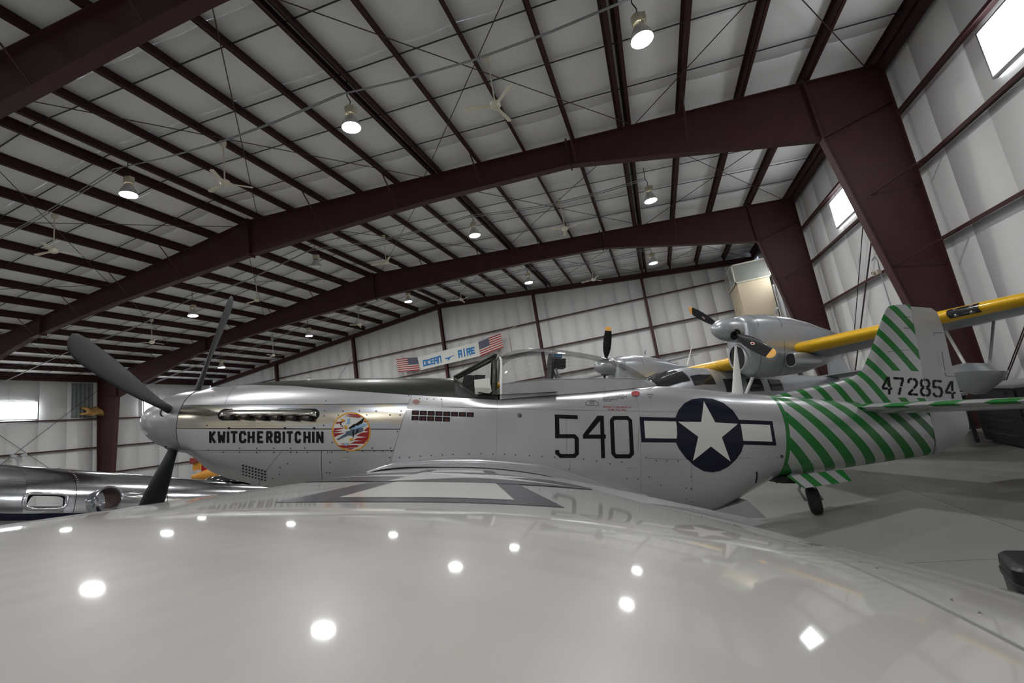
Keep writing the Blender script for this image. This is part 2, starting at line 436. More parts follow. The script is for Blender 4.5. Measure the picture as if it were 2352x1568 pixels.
for v, rn in rows.items():
    for k, u in enumerate(LU):
        off = (v == 15.1 and k == 2)
        lamp_thing(u+random.uniform(-.03, .03), v, ('unlit bell-shaped high bay lamp over the prop, third from the right wall, middle row' if off else
              'lit bell-shaped high bay lamp, %s from the right wall in the %s' % (ORD[k], rn)), not off)
for v, rn in ((.3, 'row over the wing'), (-7.2, 'second row behind the camera'), (-14.5, 'last row behind the camera')):
    for k, u in enumerate(LU): lamp_thing(u, v, 'lit high bay lamp, %s from the right wall in the %s' % (ORD[k], rn), grp='high bay lamps behind the camera')

# --- ceiling fans
def fan_thing(u, v, lab, a0):
    z = roof(u)-1.2
    e = thing('ceiling_fan', lab, 'ceiling fan', (u, v, z), a0, group='ivory ceiling fans')
    MB().lathe([(-.06, .01), (-.055, .09), (-.02, .115), (.05, .115), (.09, .06), (.1, .02)], n=16).build('motor', mat_fan, e, True, 40)
    MB().tube([(0, 0, .08), (0, 0, 1.16)], .016, 8).build('downrod', mat_fan, e)
    MB().lathe([(1.05, .02), (1.1, .075), (1.2, .085)], n=12).build('canopy_cup', mat_fan, e, True)
    for k in range(3):
        a = 2*pi*k/3; R = Matrix.Rotation(a, 3, 'Z') @ Matrix.Rotation(.2, 3, 'X')
        mb = MB()
        out = [(.1, -.03), (.2, -.035), (.62, -.055), (.66, 0), (.62, .055), (.2, .035), (.1, .03)]
        vs = [R @ V((x, y, -.01)) for x, y in out]+[R @ V((x, y, .0)) for x, y in out]; m_ = len(out)
        mb.add(vs, [tuple(range(m_)), tuple(range(2*m_-1, m_-1, -1))]+[(i, i+m_, (i+1) % m_+m_, (i+1) % m_) for i in range(m_)])
        mb.build('fan_blade', mat_fan, e)
FU = [-2.05, -9.6, -16.55, -23.4]
frow = {8.25: 'nearest row', 15.6: 'middle row', 23.1: 'farthest row'}
for v, rn in frow.items():
    for k, u in enumerate(FU):
        if v < 9 and k == 3: continue
        fan_thing(u, v, 'ivory three-bladed ceiling fan, %s from the right wall in the %s' % (ORD[k], rn), random.uniform(0, 2))

# --- conduits linking the lamps
for v, rn in rows.items():
    for k, dz in enumerate((0, .16)):
        pts = []
        for a, b in zip(LU, LU[1:]):
            for t in (0, .25, .5, .75):
                u = a+(b-a)*t; pts.append((u, v-.14-.2*k, roof(u)-.22-dz-.22*sin(pi*t)))
        pts.append((LU[-1], v-.14-.2*k, roof(LU[-1])-.22-dz)); pts.append((UL+.2, v-.14-.2*k, roof(UL)-.4-dz))
        o = MB().tube(pts, .014, 6).build('electrical_cable', mat_conduit, None, True)
        tag(o, 'grey %s power cable strung between the lamps of the %s' % (('upper', 'lower')[k], rn), 'cable', 'lamp power cables')

# --- things on the walls
def onv(px, v): d = ray(px); return CAM+d*(v/d.y)
def onu(px, u): d = ray(px); return CAM+d*(u/d.x)
# banner with a flag at each end
vb = VB-.30
tl, bl, tr, br = [onv(p, vb) for p in ((959, 820), (965, 850), (1098, 785), (1103, 817))]
def quadpt(s, t, d=0):
    p = (tl*(1-s)+tr*s)*(1-t)+(bl*(1-s)+br*s)*t
    return V((p.x, vb+.03*sin(s*7+t*2)-d, p.z))
ban = empty('hanging_banner', Matrix.Translation(quadpt(.5, 1)), off=quadpt(.5, 1))
tag(ban, 'long white fabric banner with blue OCEAN AIRE lettering on the back wall', 'banner')
MB().grid([[quadpt(i/24, j/4) for j in range(5)] for i in range(25)]).build('cloth', mat_paper, ban, True)
mat_blue = M('banner_blue', (.02, .21, .55), .6)
def text_mesh(body, size=1., bold=0.):
    cu = bpy.data.curves.new('t', 'FONT'); cu.body = body; cu.size = size; cu.offset = bold; cu.resolution_u = 2; cu.space_character = 1.05
    o = bpy.data.objects.new('t', cu); col.objects.link(o)
    dg = bpy.context.evaluated_depsgraph_get(); dg.update(); me = bpy.data.meshes.new_from_object(o.evaluated_get(dg))
    vs = [tuple(v.co) for v in me.vertices]; fs = [tuple(p.vertices) for p in me.polygons]
    bpy.data.objects.remove(o); bpy.data.curves.remove(cu); bpy.data.meshes.remove(me)
    return vs, fs
# block letters as strokes in a 0..1 box
STR = {
 'O': [[(.1, .1), (.1, .9), (.9, .9), (.9, .1), (.1, .1)]], 'C': [[(.9, .85), (.1, .85), (.1, .1), (.9, .1)]],
 'E': [[(.9, .9), (.1, .9), (.1, .1), (.9, .1)], [(.1, .5), (.8, .5)]], 'A': [[(.1, 0), (.1, .9), (.9, .9), (.9, 0)], [(.1, .45), (.9, .45)]],
 'N': [[(.1, 0), (.1, .95), (.85, .95), (.9, 0)]], 'I': [[(.5, 0), (.5, 1)]], 'R': [[(.1, 0), (.1, .9), (.9, .9), (.9, .5), (.1, .5)], [(.45, .5), (.9, 0)]]}
def strokes_quads(strokes, wd, asp=1.):
    out = []
    for st in strokes:
        for a, b in zip(st, st[1:]):
            ax, ay, bx, by = a[0], a[1]*asp, b[0], b[1]*asp; L = hypot(bx-ax, by-ay) or 1; dx, dy = (bx-ax)/L*wd/2, (by-ay)/L*wd/2
            ax -= dx; ay -= dy; bx += dx; by += dy
            out.append([(ax-dy, (ay+dx)/asp), (bx-dy, (by+dx)/asp), (bx+dy, (by-dx)/asp), (ax+dy, (ay-dx)/asp)])
    return out
for word, s0, s1, t0, t1 in (('OCEAN', .065, .385, .33, .78), ('AIRE', .66, .93, .27, .74)):
    n_ = len(word); cw = (s1-s0)/n_
    for i, ch in enumerate(word):
        mb = MB()
        for q in strokes_quads(STR[ch], .32, 1.25):
            mb.add([quadpt(s0+cw*(i+.06+.84*x+.08*y), t1+(t0-t1)*y, .012) for x, y in q], [(0, 1, 2, 3)])
        mb.build('letter', mat_blue, ban)
mb = MB()
for q in ([(.45, .60), (.60, .50), (.605, .53), (.48, .68)], [(.44, .55), (.46, .56), (.47, .66), (.455, .66)], [(.50, .60), (.54, .58), (.50, .80), (.485, .78)]):
    mb.add([quadpt(a, b, .012) for a, b in q], [(0, 1, 2, 3)])
mb.build('aircraft_logo', mat_blue, ban)
mat_flagred = M('flag_red', (.42, .03, .03), .7); mat_flagwhite = M('flag_white', (.75, .72, .66), .7); mat_flagblue = M('flag_blue', (.07, .08, .14), .7)
def flag(c4, lab, canton_left):
    a, b, c, d = [onv(p, vb) for p in c4]          # tl, tr, br, bl
    def P(s, t, dd=0):
        q = (a*(1-s)+b*s)*(1-t)+(d*(1-s)+c*s)*t; return V((q.x, vb+.02*sin(s*9)-dd, q.z))
    e = empty('american_flag', Matrix.Translation(P(.5, 1)), off=P(.5, 1)); tag(e, lab, 'flag', 'flags at the banner ends')
    for k in range(13):
        MB().grid([[P(i/8, k/13), P(i/8, (k+1)/13)] for i in range(9)]).build('stripe', mat_flagred if k % 2 == 0 else mat_flagwhite, e)
    s0, s1 = (0, .46) if canton_left else (.54, 1)
    MB().grid([[P(s0+(s1-s0)*i/4, 0, .008), P(s0+(s1-s0)*i/4, 7/13, .008)] for i in range(5)]).build('canton', mat_flagblue, e)
    mb = MB()
    for r in range(7):
        for q in range(6 if r % 2 == 0 else 5):
            s = s0+(s1-s0)*((q+.5)/6 if r % 2 == 0 else (q+1)/6); t = (r+.5)/7*7/13
            mb.add([P(s-.012, t, .014), P(s, t-.022, .014), P(s+.012, t, .014), P(s, t+.022, .014)], [(0, 1, 2, 3)])
    o = mb.build('stars', mat_flagwhite, e); o['kind'] = 'stuff'
flag(((910, 824), (958, 820), (964, 850), (915, 854)), 'american flag hanging at the left end of the banner, canton at right', False)
flag(((1099, 785), (1150, 765), (1156, 797), (1103, 818)), 'american flag hanging at the right end of the banner, canton at left', True)
o = MB().tube([onv((1153, 764), vb), onv((1199, 741), VB-.25)], .012, 6).build('banner_rope', mat_white); tag(o, 'white rope tying the right flag to the wall girt', 'rope')
o = MB().tube([onv((909, 824), vb), onv((857, 823), VB-.25)], .012, 6).build('banner_rope', mat_white); tag(o, 'white rope tying the left flag to the wall girt', 'rope')

# beige enclosure with a glass lantern in the back right corner
e = thing('glazed_top_enclosure', 'tall beige boxed enclosure with a glazed top by the back right corner', 'enclosure', (5.6, 26.1, 0))
MB().box((0, 0, 3.37), (1.5, 2.3, 6.74)).build('body', mat_beige, e)
MB().box((-.76, -.75, 3.3), (.03, .05, 6.6)).build('corner_trim', mat_beige, e)
mb = MB()
for x in (-.82, .82):
    for y in (-1.2, 1.2): mb.box((x, y, 7.22), (.06, .06, .95))
mb.box((-.82, 0, 7.22), (.06, .06, .95))
for z in (6.76, 7.7):
    for y in (-1.2, 1.2): mb.box((0, y, z), (1.7, .06, .06))
    for x in (-.82, .82): mb.box((x, 0, z), (.06, 2.46, .06))
mb.build('lantern_frame', M('pale_trim', (.6, .58, .5), .5), e)
MB().box((0, -1.2, 7.23), (1.58, .012, .88)).build('glass_pane', mat_pane2, e)
for y in (-.6, .6): MB().box((-.82, y, 7.23), (.012, 1.1, .88)).build('glass_pane', mat_pane2, e)
MB().box((0, 1.2, 7.23), (1.58, .012, .88)).build('back_board', M('pale_trim', (.6, .58, .5)), e)
MB().box((.82, 0, 7.23), (.012, 2.3, .88)).build('back_board', M('pale_trim', (.6, .58, .5)), e)
# galvanised ducts next to it
e = thing('galvanised_duct', 'large galvanised ventilation duct with an elbow behind the far right column', 'duct', (6.25, 23.4, 0))
MB().tube([(0, 0, 3.2), (0, 0, 6.6)], .17, 16).build('riser', mat_galv, e, True, 50)
MB().tube([(0, 0, 3.3), (-.05, -.05, 3.0), (-.28, -.2, 2.75), (-.5, -.3, 2.2), (-.52, -.3, .0)], .16, 14).build('elbow', mat_galv, e, True, 50)
for z in (4.2, 5.4): MB().lathe([(z-.03, .175), (z-.03, .19), (z+.03, .19), (z+.03, .175)], n=16).build('band', mat_galv, e)
o = MB().tube([(6.44, 25.0, .0), (6.44, 25.0, 6.3)], .06, 10).build('vent_pipe', mat_galv); tag(o, 'slim galvanised vent pipe rising beside the large duct', 'pipe')

# electrical box on the right wall girt, with its conduit
p = onu((2020, 624), UR-.02)
e = thing('electrical_wall_box', 'cream wall box with conduit on the right wall girt', 'wall box', (UR-.055, p.y, p.z))
MB().box((0, 0, 0), (.10, .17, .11)).build('housing', mat_lampmetal, e)
MB().lathe([(0, .01), (0, .05), (.03, .06), (.04, .05)], (-.08, .06, .01), (-1, 0, 0), n=14).build('dome', mat_lampmetal, e, True, 40)
MB().box((-.02, .14, -.03), (.10, .12, .06)).build('bracket', mat_lampmetal, e)
MB().tube([(.03, -.05, -.05), (.03, -.05, -1.6)], .014, 6).build('conduit', mat_conduit, e)
MB().tube([(.03, -.05, .05), (.03, -.1, .3), (.03, .0, .45), (.03, .2, .4)], .014, 6).build('cable', mat_conduit, e, True)
# left wall: torn insulation beside the column, twin floodlight
p = onu((212, 942), UL-.05)
e = thing('torn_insulation', 'torn strip of yellow insulation hanging beside the left column', 'insulation', (UL-.1, p.y-.1, G2))
mat_fibre = M('yellow_fibreglass', (.55, .33, .12), .95, var=.25, scale=9, bump=.5, bscale=20)
mb = MB(); rr = []
for i in range(9):
    t = i/8; rr.append([(.10+.45*sin(t*3.0)+.05*sin(7*t+j), -.55+.2*j+.12*sin(5*t), .72-.9*t+.35*(t > .6)*(t-.6)*3+.1*sin(j*2.1)) for j in range(6)])
mb.grid(rr); ob = mb.build('hanging_flap', mat_fibre, e, True)
sd = ob.modifiers.new('s', 'SOLIDIFY'); sd.thickness = .07
mb = MB(); rr = []
for i in range(22): rr.append([(-.02-.05*(i % 4 in (1, 2)), -.95+.055*i, .1), (-.02-.05*(i % 4 in (1, 2)), -.95+.055*i, 2.3)])
mb.grid(rr).build('bare_metal_siding', M('bare_siding', (.22, .25, .24), .5, metal=.2), e)
p = onu((34, 1050), UL-.05)
e = thing('twin_floodlight', 'small grey twin floodlight on a post on the left wall', 'floodlight', (UL+.25, p.y, p.z))
for s in (-1, 1): MB().box((0, .21*s, .05), (.2, .26, .16), Matrix.Rotation(.35*s, 3, 'X')).build('lamp_head', mat_galv, e)
MB().tube([(0, 0, -.5), (0, 0, .0)], .03, 8).build('post', mat_galv, e)
MB().box((-.22, 0, -.48), (.46, .08, .08)).build('arm', mat_galv, e)
# ================================================================== the silver fighter
HD, PT = .4093, .1720                         # heading and tail-down attitude
PX = V((cos(HD)*cos(PT), sin(HD)*cos(PT), -sin(PT))); PY = V((-sin(HD), cos(HD), 0)); PZ = PX.cross(PY)
PO = V((-5.327, 3.4537, .6164+CAMH))          # spinner tip in the hall
ROT = Matrix((PX, PY, PZ)).transposed()
CP = ROT.transposed() @ (CAM-PO)              # camera in aircraft axes: x aft, y to the far wing, z up
def floor_z(x, y=0.):                         # floor in aircraft axes
    return -(PO.z+PX.z*x+PY.z*y)/PZ.z
FO = V((2.6, 0, floor_z(2.6)))
fm = (Matrix.Translation(PO+ROT @ FO)) @ ROT.to_4x4()
plane = empty('fighter_plane', fm, off=FO)
tag(plane, 'silver propeller fighter with bubble canopy and green striped tail', 'aircraft')

T = [ # x, top, bottom, half width, z of max width, top exponent, bottom exponent
 (.5535, .332, -.345, .340, 0, 2.0, 2.0), (.68, .368, -.42, .362, -.01, 2.05, 2.05), (.80, .386, -.515, .378, -.03, 2.1, 2.1),
 (.95, .407, -.58, .390, -.05, 2.2, 2.15), (1.2, .445, -.64, .405, -.05, 2.25, 2.2), (1.45, .468, -.69, .412, -.06, 2.3, 2.2), (1.82, .495, -.72, .422, -.06, 2.3, 2.2),
 (2.16, .515, -.74, .43, -.06, 2.3, 2.2), (2.87, .544, -.78, .44, -.06, 2.3, 2.3), (3.3, .550, -.80, .445, -.06, 2.3, 2.3), (3.40, .53, -.81, .446, -.06, 2.4, 2.3),
 (3.5, .47, -.82, .447, -.06, 2.8, 2.3), (3.62, .39, -.83, .447, -.06, 3.4, 2.3), (3.8, .335, -.84, .447, -.06, 4.2, 2.3), (4.3, .37, -.88, .447, -.06, 4.2, 2.4), (4.9, .425, -.94, .44, -.06, 3.4, 2.5),
 (5.4, .485, -.985, .43, -.06, 3.0, 2.6), (5.8, .520, -.985, .418, -.06, 2.6, 2.6), (6.3, .498, -.925, .395, -.06, 2.35, 2.5), (6.64, .478, -.785, .375, -.05, 2.1, 2.3), (6.97, .460, -.622, .350, -.02, 2.05, 2.1), (7.2, .452, -.520, .333, 0, 2.0, 2.0),
 (7.6, .435, -.482, .300, .0, 2.0, 2.0), (8.1, .415, -.41, .252, .0, 2.0, 2.0), (8.62, .392, -.333, .190, .01, 2.0, 2.0), (9.0, .375, -.28, .135, .02, 2.0, 2.0), (9.285, .36, -.236, .085, .04, 2.0, 2.0)]
FN = [pchip([r[0] for r in T], [r[k] for r in T]) for k in range(1, 7)]
def sec(x): return [f(x) for f in FN]
def ysurf(x, z):
    zt, zb, w, zm, a, b = sec(x)
    if z >= zm: q = min(max((z-zm)/(zt-zm), 0), 1); n_ = a
    else: q = min(max((zm-z)/(zm-zb), 0), 1); n_ = b
    return w*(max(0, 1-q**n_))**(1/n_)
def phi_of(x, z):
    zt, zb, w, zm, a, b = sec(x)
    if z >= zm: return math.acos(min(1, max(0, (z-zm)/(zt-zm)))**(a/2))
    return pi-math.acos(min(1, max(0, (zm-z)/(zm-zb)))**(b/2))
def pt_phi(x, ph, inset=0., side=-1):
    zt, zb, w, zm, a, b = sec(x); zt -= inset; zb += inset; w -= inset
    s_, c_ = max(sin(ph), 0), cos(ph)
    if c_ >= 0: return V((x, side*w*s_**(2/a), zm+(zt-zm)*c_**(2/a)))
    return V((x, side*w*s_**(2/b), zm-(zm-zb)*(-c_)**(2/b)))
def S(px, off=0.):                            # photo pixel -> point on the near side of the fuselage skin
    d = ROT.transposed() @ ray(px); y = -.42
    for _ in range(14):
        t = (y-CP.y)/d.y; P = CP+d*t
        if P.x > 9.28: y = -.08; break
        y = .55*y+.45*(-ysurf(P.x, P.z))
    t = (y-off-CP.y)/d.y; P = CP+d*t
    return P
# dark structure under the skin, seen in the seams
xs = [r for r in np.linspace(.56, 9.28, 110)]
NP = 40
rings = []
for x in xs:
    ins = .007 if x < 9.1 else .003
    ph = [pi*k/NP for k in range(NP+1)]
    L = [pt_phi(x, a, ins, -1) for a in ph]; Rr = [pt_phi(x, a, ins, 1) for a in ph[1:-1]][::-1]
    rings.append(L+Rr)
MB().loft(rings, True, True).build('fuselage_structure', mat_core, plane, True)

def patch(name, mat, x0, x1, z0, z1, side=-1, nx=24, np_=18, gap=.0022):
    """skin panel between x lines (functions of t or numbers) and z lines (functions of x, 'top' or 'bot')"""
    fx0 = x0 if callable(x0) else (lambda z: x0); fx1 = x1 if callable(x1) else (lambda z: x1)
    def ph(zz, x):
        if zz == 'top': return 0.
        if zz == 'bot': return pi
        return phi_of(x, zz(x) if callable(zz) else zz)
    rows = []
    for i in range(nx+1):
        s_ = i/nx; row = []
        for j in range(np_+1):
            t = j/np_
            x = fx0(0.)*(1-s_)+fx1(0.)*s_
            for _ in range(4):
                a, b = ph(z0, x), ph(z1, x); zq = pt_phi(x, a+(b-a)*t).z
                x = fx0(zq)*(1-s_)+fx1(zq)*s_
            x += gap if i == 0 else (-gap if i == nx else 0)
            a, b = ph(z0, x), ph(z1, x)
            if z0 != 'top': a += gap/.4
            if z1 != 'bot': b -= gap/.4
            row.append(pt_phi(x, a+(b-a)*t, 0, side))
        rows.append(row)
    return MB().grid(rows).build(name, mat, plane, True)
def L2(xa, za, xb, zb): return lambda x: za+(zb-za)*(x-xa)/(xb-xa)
band_t = L2(.56, .165, 2.9, .228); band_b = L2(.56, -.072, 2.83, -.038); low_t = L2(.56, -.29, 2.78, -.256)
# bare metal, heat tinted around the exhausts
mat_heat = M('heat_tinted_bare_metal', (.62, .60, .55), .2, metal=1., var=0)
N = NT(mat_heat)
no = N.t.nodes.new('ShaderNodeTexNoise'); no.inputs['Scale'].default_value = 1.0; no.inputs['Detail'].default_value = 4
mp = N.t.nodes.new('ShaderNodeMapping'); mp.inputs['Scale'].default_value = (1.2, 1, 9)
N.t.links.new(N.tc.outputs['Object'], mp.inputs[0]); N.t.links.new(mp.outputs[0], no.inputs['Vector'])
cr = N.t.nodes.new('ShaderNodeValToRGB'); N.t.links.new(no.outputs['Fac'], cr.inputs[0])
cr.color_ramp.elements[0].position = .3; cr.color_ramp.elements[0].color = (.42, .40, .36, 1)
cr.color_ramp.elements[1].position = .72; cr.color_ramp.elements[1].color = (.66, .68, .66, 1)
for p_, c_ in ((.42, (.66, .60, .47)), (.5, (.60, .60, .56)), (.57, (.58, .62, .72)), (.63, (.72, .66, .56))):
    el = cr.color_ramp.elements.new(p_); el.color = (*c_, 1)
N.t.links.new(cr.outputs[0], N.b.inputs['Base Color'])
fire = lambda t: 2.905-.075*0
def firex(z): return 2.905+(z-.314)*.24         # sloping firewall seam
def fx(z0, z1): return firex
anti_z = lambda x: float(np.interp(x, [.9, 1.1, 1.6, 2.2, 2.9, 3.4, 3.83], [.40, .405, .40, .36, .325, .305, .295]))
for sd_ in (-1, 1):
    patch('upper_cowl_panel', mat_alu, .5535, 1.0, 'top', band_t, sd_, 10)
    patch('upper_cowl_panel', mat_alu, 1.0, fx(.32, .228), anti_z, band_t, sd_, 26, 10, .0018)
    patch('exhaust_side_panel', mat_heat, .5535, fx(.228, -.04), band_t, band_b, sd_, 30, 14)
    patch('middle_cowl_panel', mat_alu, .5535, fx(-.04, -.256), band_b, low_t, sd_, 30, 10)
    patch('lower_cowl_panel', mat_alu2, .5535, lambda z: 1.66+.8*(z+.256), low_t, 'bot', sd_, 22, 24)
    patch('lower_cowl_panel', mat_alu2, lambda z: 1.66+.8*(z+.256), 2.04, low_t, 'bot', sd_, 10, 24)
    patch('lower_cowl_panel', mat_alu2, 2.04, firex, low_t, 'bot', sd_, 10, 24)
    patch('forward_fuselage_skin', mat_alu, fx(.3, -.3), 3.83, anti_z, 'bot', sd_, 18, 30, .0009)
    patch('cockpit_side_skin', mat_alu, 3.83, 5.40, lambda x: float(np.interp(x, [3.83, 4.3, 4.9, 5.4], [.303, .352, .413, .466])), 'bot', sd_, 26, 30, .0009)
    patch('rear_fuselage_skin', mat_alu, 5.40, 7.155, 'top', 'bot', sd_, 34, 44, .0009)
patch('anti_glare_panel', mat_olive, 1.0, 3.36, 'top', anti_z, -1, 40, 12, .0012); patch('anti_glare_panel', mat_olive, 1.0, 3.36, 'top', anti_z, 1, 40, 12, .0012)

# striped tail paint
C_AL = (.52, .525, .54); C_GR = (.011, .15, .024)
def striped(name, fn):
    m = M(name, C_AL, .30, metal=.55, coat=.35, var=0); N = NT(m); mask = fn(N); N.color(mask, C_AL, C_GR); N.metal(mask, .55, 0.); return m
fo = FO
def f_fus(N):                                 # object space = aircraft axes minus FO
    v = N.lin(.95, 0, 1, fo.x*.95+fo.z)
    st = N.stripe(N.m('ADD', v, -.05), .30, .50)
    ok = N.gt(N.x, 7.155-fo.x)
    band = N.AND(ok, N.lt(N.x, 7.205-fo.x))
    lim = N.lt(N.lin(1, 0, -.35, fo.x-.35*fo.z), 9.31)
    return N.OR(band, N.AND(N.AND(st, ok), lim))
def f_fin(N):
    v = N.lin(1.32, 0, 1, fo.x*1.32+fo.z)
    st = N.stripe(N.m('ADD', v, -.13), .335, .42)
    boxx = N.AND(N.gt(N.x, 8.82-fo.x), N.AND(N.gt(N.z, .46-fo.z), N.lt(N.z, .80-fo.z)))
    return N.AND(st, N.NOT(boxx))
mat_tail = striped('green_striped_tail_paint', f_fus); mat_fin = striped('green_striped_fin_paint', f_fin)
for sd_ in (-1, 1): patch('tail_cone_skin', mat_tail, 7.155, 9.285, 'top', 'bot', sd_, 46, 36)

# fin with dorsal fillet, rudder
FLE = pchip([.30, .40, .45, .553, .658, .731, .79, .904, 1.565, 1.63, 1.675, 1.695], [6.9, 7.1, 7.28, 7.73, 8.19, 8.40, 8.49, 8.572, 8.925, 8.965, 9.02, 9.10])
def fin_half(z, d): return (.062-.022*min(max((z-.4)/1.3, 0), 1))*(1-exp(-d/.16))+.004
for sd_, nm in ((-1, 'fin_skin'), (1, 'fin_skin')):
    rws = []
    for z in np.linspace(.30, 1.695, 46):
        xl = FLE(z); rws.append([V((xl+(9.282-xl)*t**1.4, sd_*(fin_half(z, (9.282-xl)*t**1.4) if t > 0 else 0), z)) for t in np.linspace(0, 1, 18)])
    MB().grid(rws).build(nm, mat_fin, plane, True)
rw_ = []
RTE = pchip([-.235, -.146, 0, .05, .146, .444, .855, 1.325, 1.585, 1.63, 1.668], [9.30, 9.56, 9.793, 9.85, 9.881, 9.851, 9.785, 9.751, 9.702, 9.68, 9.62])
def rud_half(z): return .048+.035*min(max((.45-z)/.5, 0), 1)-.016*min(max((z-.5)/1.2, 0), 1)
rgs = []
for z in np.linspace(-.235, 1.668, 44):
    xt = RTE(z); hw = rud_half(z); a = 9.292
    Lr = [V((a+(xt-a)*t, -(hw*(1-t)+.004), z)) for t in np.linspace(0, 1, 9)]
    rgs.append(Lr+[V((p.x, -p.y, p.z)) for p in Lr[::-1]])
rud = MB().loft(rgs, True, True).build('rudder', mat_alu2, plane, True, 60)
MB().box((9.62, -.045, .95), (.004, .003, .25)).build('trim_tab_gap', mat_core, rud)

# tailplane
def tail_half(y): s = (abs(y)-.12)/1.9; return 8.245+.18*(abs(y)-.12), 9.50-.10*s
mat_stab = M('green_striped_tailplane_paint', C_AL, .30, metal=.55, coat=.35, var=0)
N = NT(mat_stab); msk = N.AND(N.stripe(N.lin(.75, 1.0, 0, fo.x*.75), .40, .5), N.gt(N.z, .296-fo.z)); N.color(msk, C_AL, C_GR); N.metal(msk, .55, 0)
for sd_ in (-1, 1):
    nm = 'tailplane'
    def stab(xa, xb, mat, name, top=True):
        rws = []
        for y in np.linspace(.12, 2.0, 20):
            le, te = tail_half(y); c = te-le; k_ = 1 if y < 1.8 else max(.15, sqrt(max(0, 1-((y-1.8)/.2)**2)))
            ring = []
            for t, sg in [(q, 1) for q in np.linspace(xb, xa, 14)]+[(q, -1) for q in np.linspace(xa, xb, 14)[(1 if xa == 0 else 0):]]:
                th = .05*c*(2.6*sqrt(max(t, 0))*(1-t)**1.0)*k_+.002
                ring.append(V((le+c*(.5+(t-.5)*(1 if k_ > .9 else .5+.5*k_)), sd_*y, .318+sg*th)))
            rws.append(ring)
        return MB().loft(rws, True, True).build(name, mat, plane, True, 50)
    stab(0, .62, mat_stab, 'tailplane'); stab(.628, 1, mat_alu2, 'elevator')

# ---- wing
WQ = dict(LE0=2.4322, LE1=2.7841, TE0=4.9008, TE1=4.3592, zL=-.6185, zT=-.62, dih=.0911, t0=.1549, t1=.1204, m=.4102, cam=.0073)
def tip_drop(a):                              # upper skin bent down beyond its real curve to place the lamp reflections
    d = max(0, a-4.5378); return .2551*d*d if d < .588 else .2551*.588**2+.30*(d-.588)
def wing_pt(xi, y, top=True, dz=0.):
    a = abs(y); s_ = (a-.5)/4.8; q = WQ
    le = q['LE0']+(q['LE1']-q['LE0'])*s_; te = q['TE0']+(q['TE1']-q['TE0'])*s_; c = te-le; k_ = 1.
    if a > 5.36:
        u = min((a-5.36)/.29, 1); k_ = sqrt(max(1-u*u, .0004)); mid = le+c*.45; le = mid-(mid-le)*(.35+.65*k_); te = mid+(te-mid)*(.35+.65*k_); c = te-le
    m_ = q['m']
    f_ = max(0, 1-((m_-xi)/m_)**3.461)**(1/2.6008) if xi < m_ else 1-((xi-m_)/(1-m_))**2.1267
    th = (q['t0']+(q['t1']-q['t0'])*s_)*c/2*f_*k_
    z = q['zL']+(q['zT']-q['zL'])*xi+q['dih']*(a-.5)+q['cam']*4*xi*(1-xi)*c-tip_drop(a)
    return V((le+c*xi, y, z+(th if top else -th*.8)+dz))
def wing_xy(x, y, dz=0.):                     # point on the upper skin above (x, y)
    a = abs(y); s_ = (a-.5)/4.8; le = WQ['LE0']+(WQ['LE1']-WQ['LE0'])*s_; te = WQ['TE0']+(WQ['TE1']-WQ['TE0'])*s_
    return wing_pt(min(max((x-le)/(te-le), 0), 1), y, True, dz)
def wing_part(name, mat, ya, yb, xa, xb, ny, sd_, n_=34, droop=0.):
    rws = []
    for a in np.linspace(ya, yb, ny):
        tt = [xa+(xb-xa)*(1-cos(pi*k/n_))/2 if xa == 0 else xa+(xb-xa)*k/n_ for k in range(n_+1)]
        up = [wing_pt(t, sd_*a, True) for t in tt[::-1]]; lo = [wing_pt(t, sd_*a, False) for t in tt[(1 if xa == 0 else 0):]]
        ring = up+lo
        if droop:
            h = wing_pt(xa, sd_*a, True); h2 = wing_pt(xa, sd_*a, False); hz = (h.z+h2.z)/2
            ring = [V((h.x+(p.x-h.x)*cos(droop)+(p.z-hz)*sin(droop), p.y, hz+(p.z-hz)*cos(droop)-(p.x-h.x)*sin(droop))) for p in ring]
        rws.append(ring)
    return MB().loft(rws, True, True).build(name, mat, plane, True, 40)
for sd_ in (-1, 1):
    wing_part('wing', mat_wing, .30, 3.86, 0, .772, 70, sd_)
    wing_part('wing_outer_panel', mat_wing, 3.863, 5.649, 0, .772, 100, sd_, 48)
    wing_part('flap', mat_alu, .62, 3.85, .778, 1, 26, sd_, 12, radians(-4))
    wing_part('aileron', mat_wing, 3.865, 5.30, .778, 1, 40, sd_, 14)
    wing_part('wing_tip_edge', mat_wing, 5.303, 5.649, .7725, 1, 24, sd_, 14)
# wing insignia on the near wing: points (x forward/aft, y) on the upper skin
def wing_decal(name, poly, mat, dz, n_=10):
    """poly: list of quads (x,y) subdivided on the skin"""
    mb = MB()
    for q in poly:
        a, b, c, d = [V((*p, 0)) for p in q]
        rows_ = []
        for i in range(n_+1):
            s_ = i/n_; rows_.append([wing_xy(*(((a*(1-s_)+b*s_)*(1-t/n_)+(d*(1-s_)+c*s_)*t/n_).xy), dz) for t in range(n_+1)])
        mb.grid(rows_)
    return mb.build(name, mat, plane, True)
IX, IY, IR = 3.485, -3.03, .66
def sector(cx, cy, r0, r1, n_=40): return [[(cx+r0*cos(2*pi*k/n_), cy+r0*sin(2*pi*k/n_)), (cx+r1*cos(2*pi*k/n_), cy+r1*sin(2*pi*k/n_)), (cx+r1*cos(2*pi*(k+1)/n_), cy+r1*sin(2*pi*(k+1)/n_)), (cx+r0*cos(2*pi*(k+1)/n_), cy+r0*sin(2*pi*(k+1)/n_))] for k in range(n_)]
bw = .171
def rect(x0, x1, y0, y1): return [(x0, y0), (x1, y0), (x1, y1), (x0, y1)]
wing_decal('wing_insignia_border', [rect(IX-bw-.083, IX+bw+.083, IY-1.415, IY-.6)], mat_navy, .0008, 24)
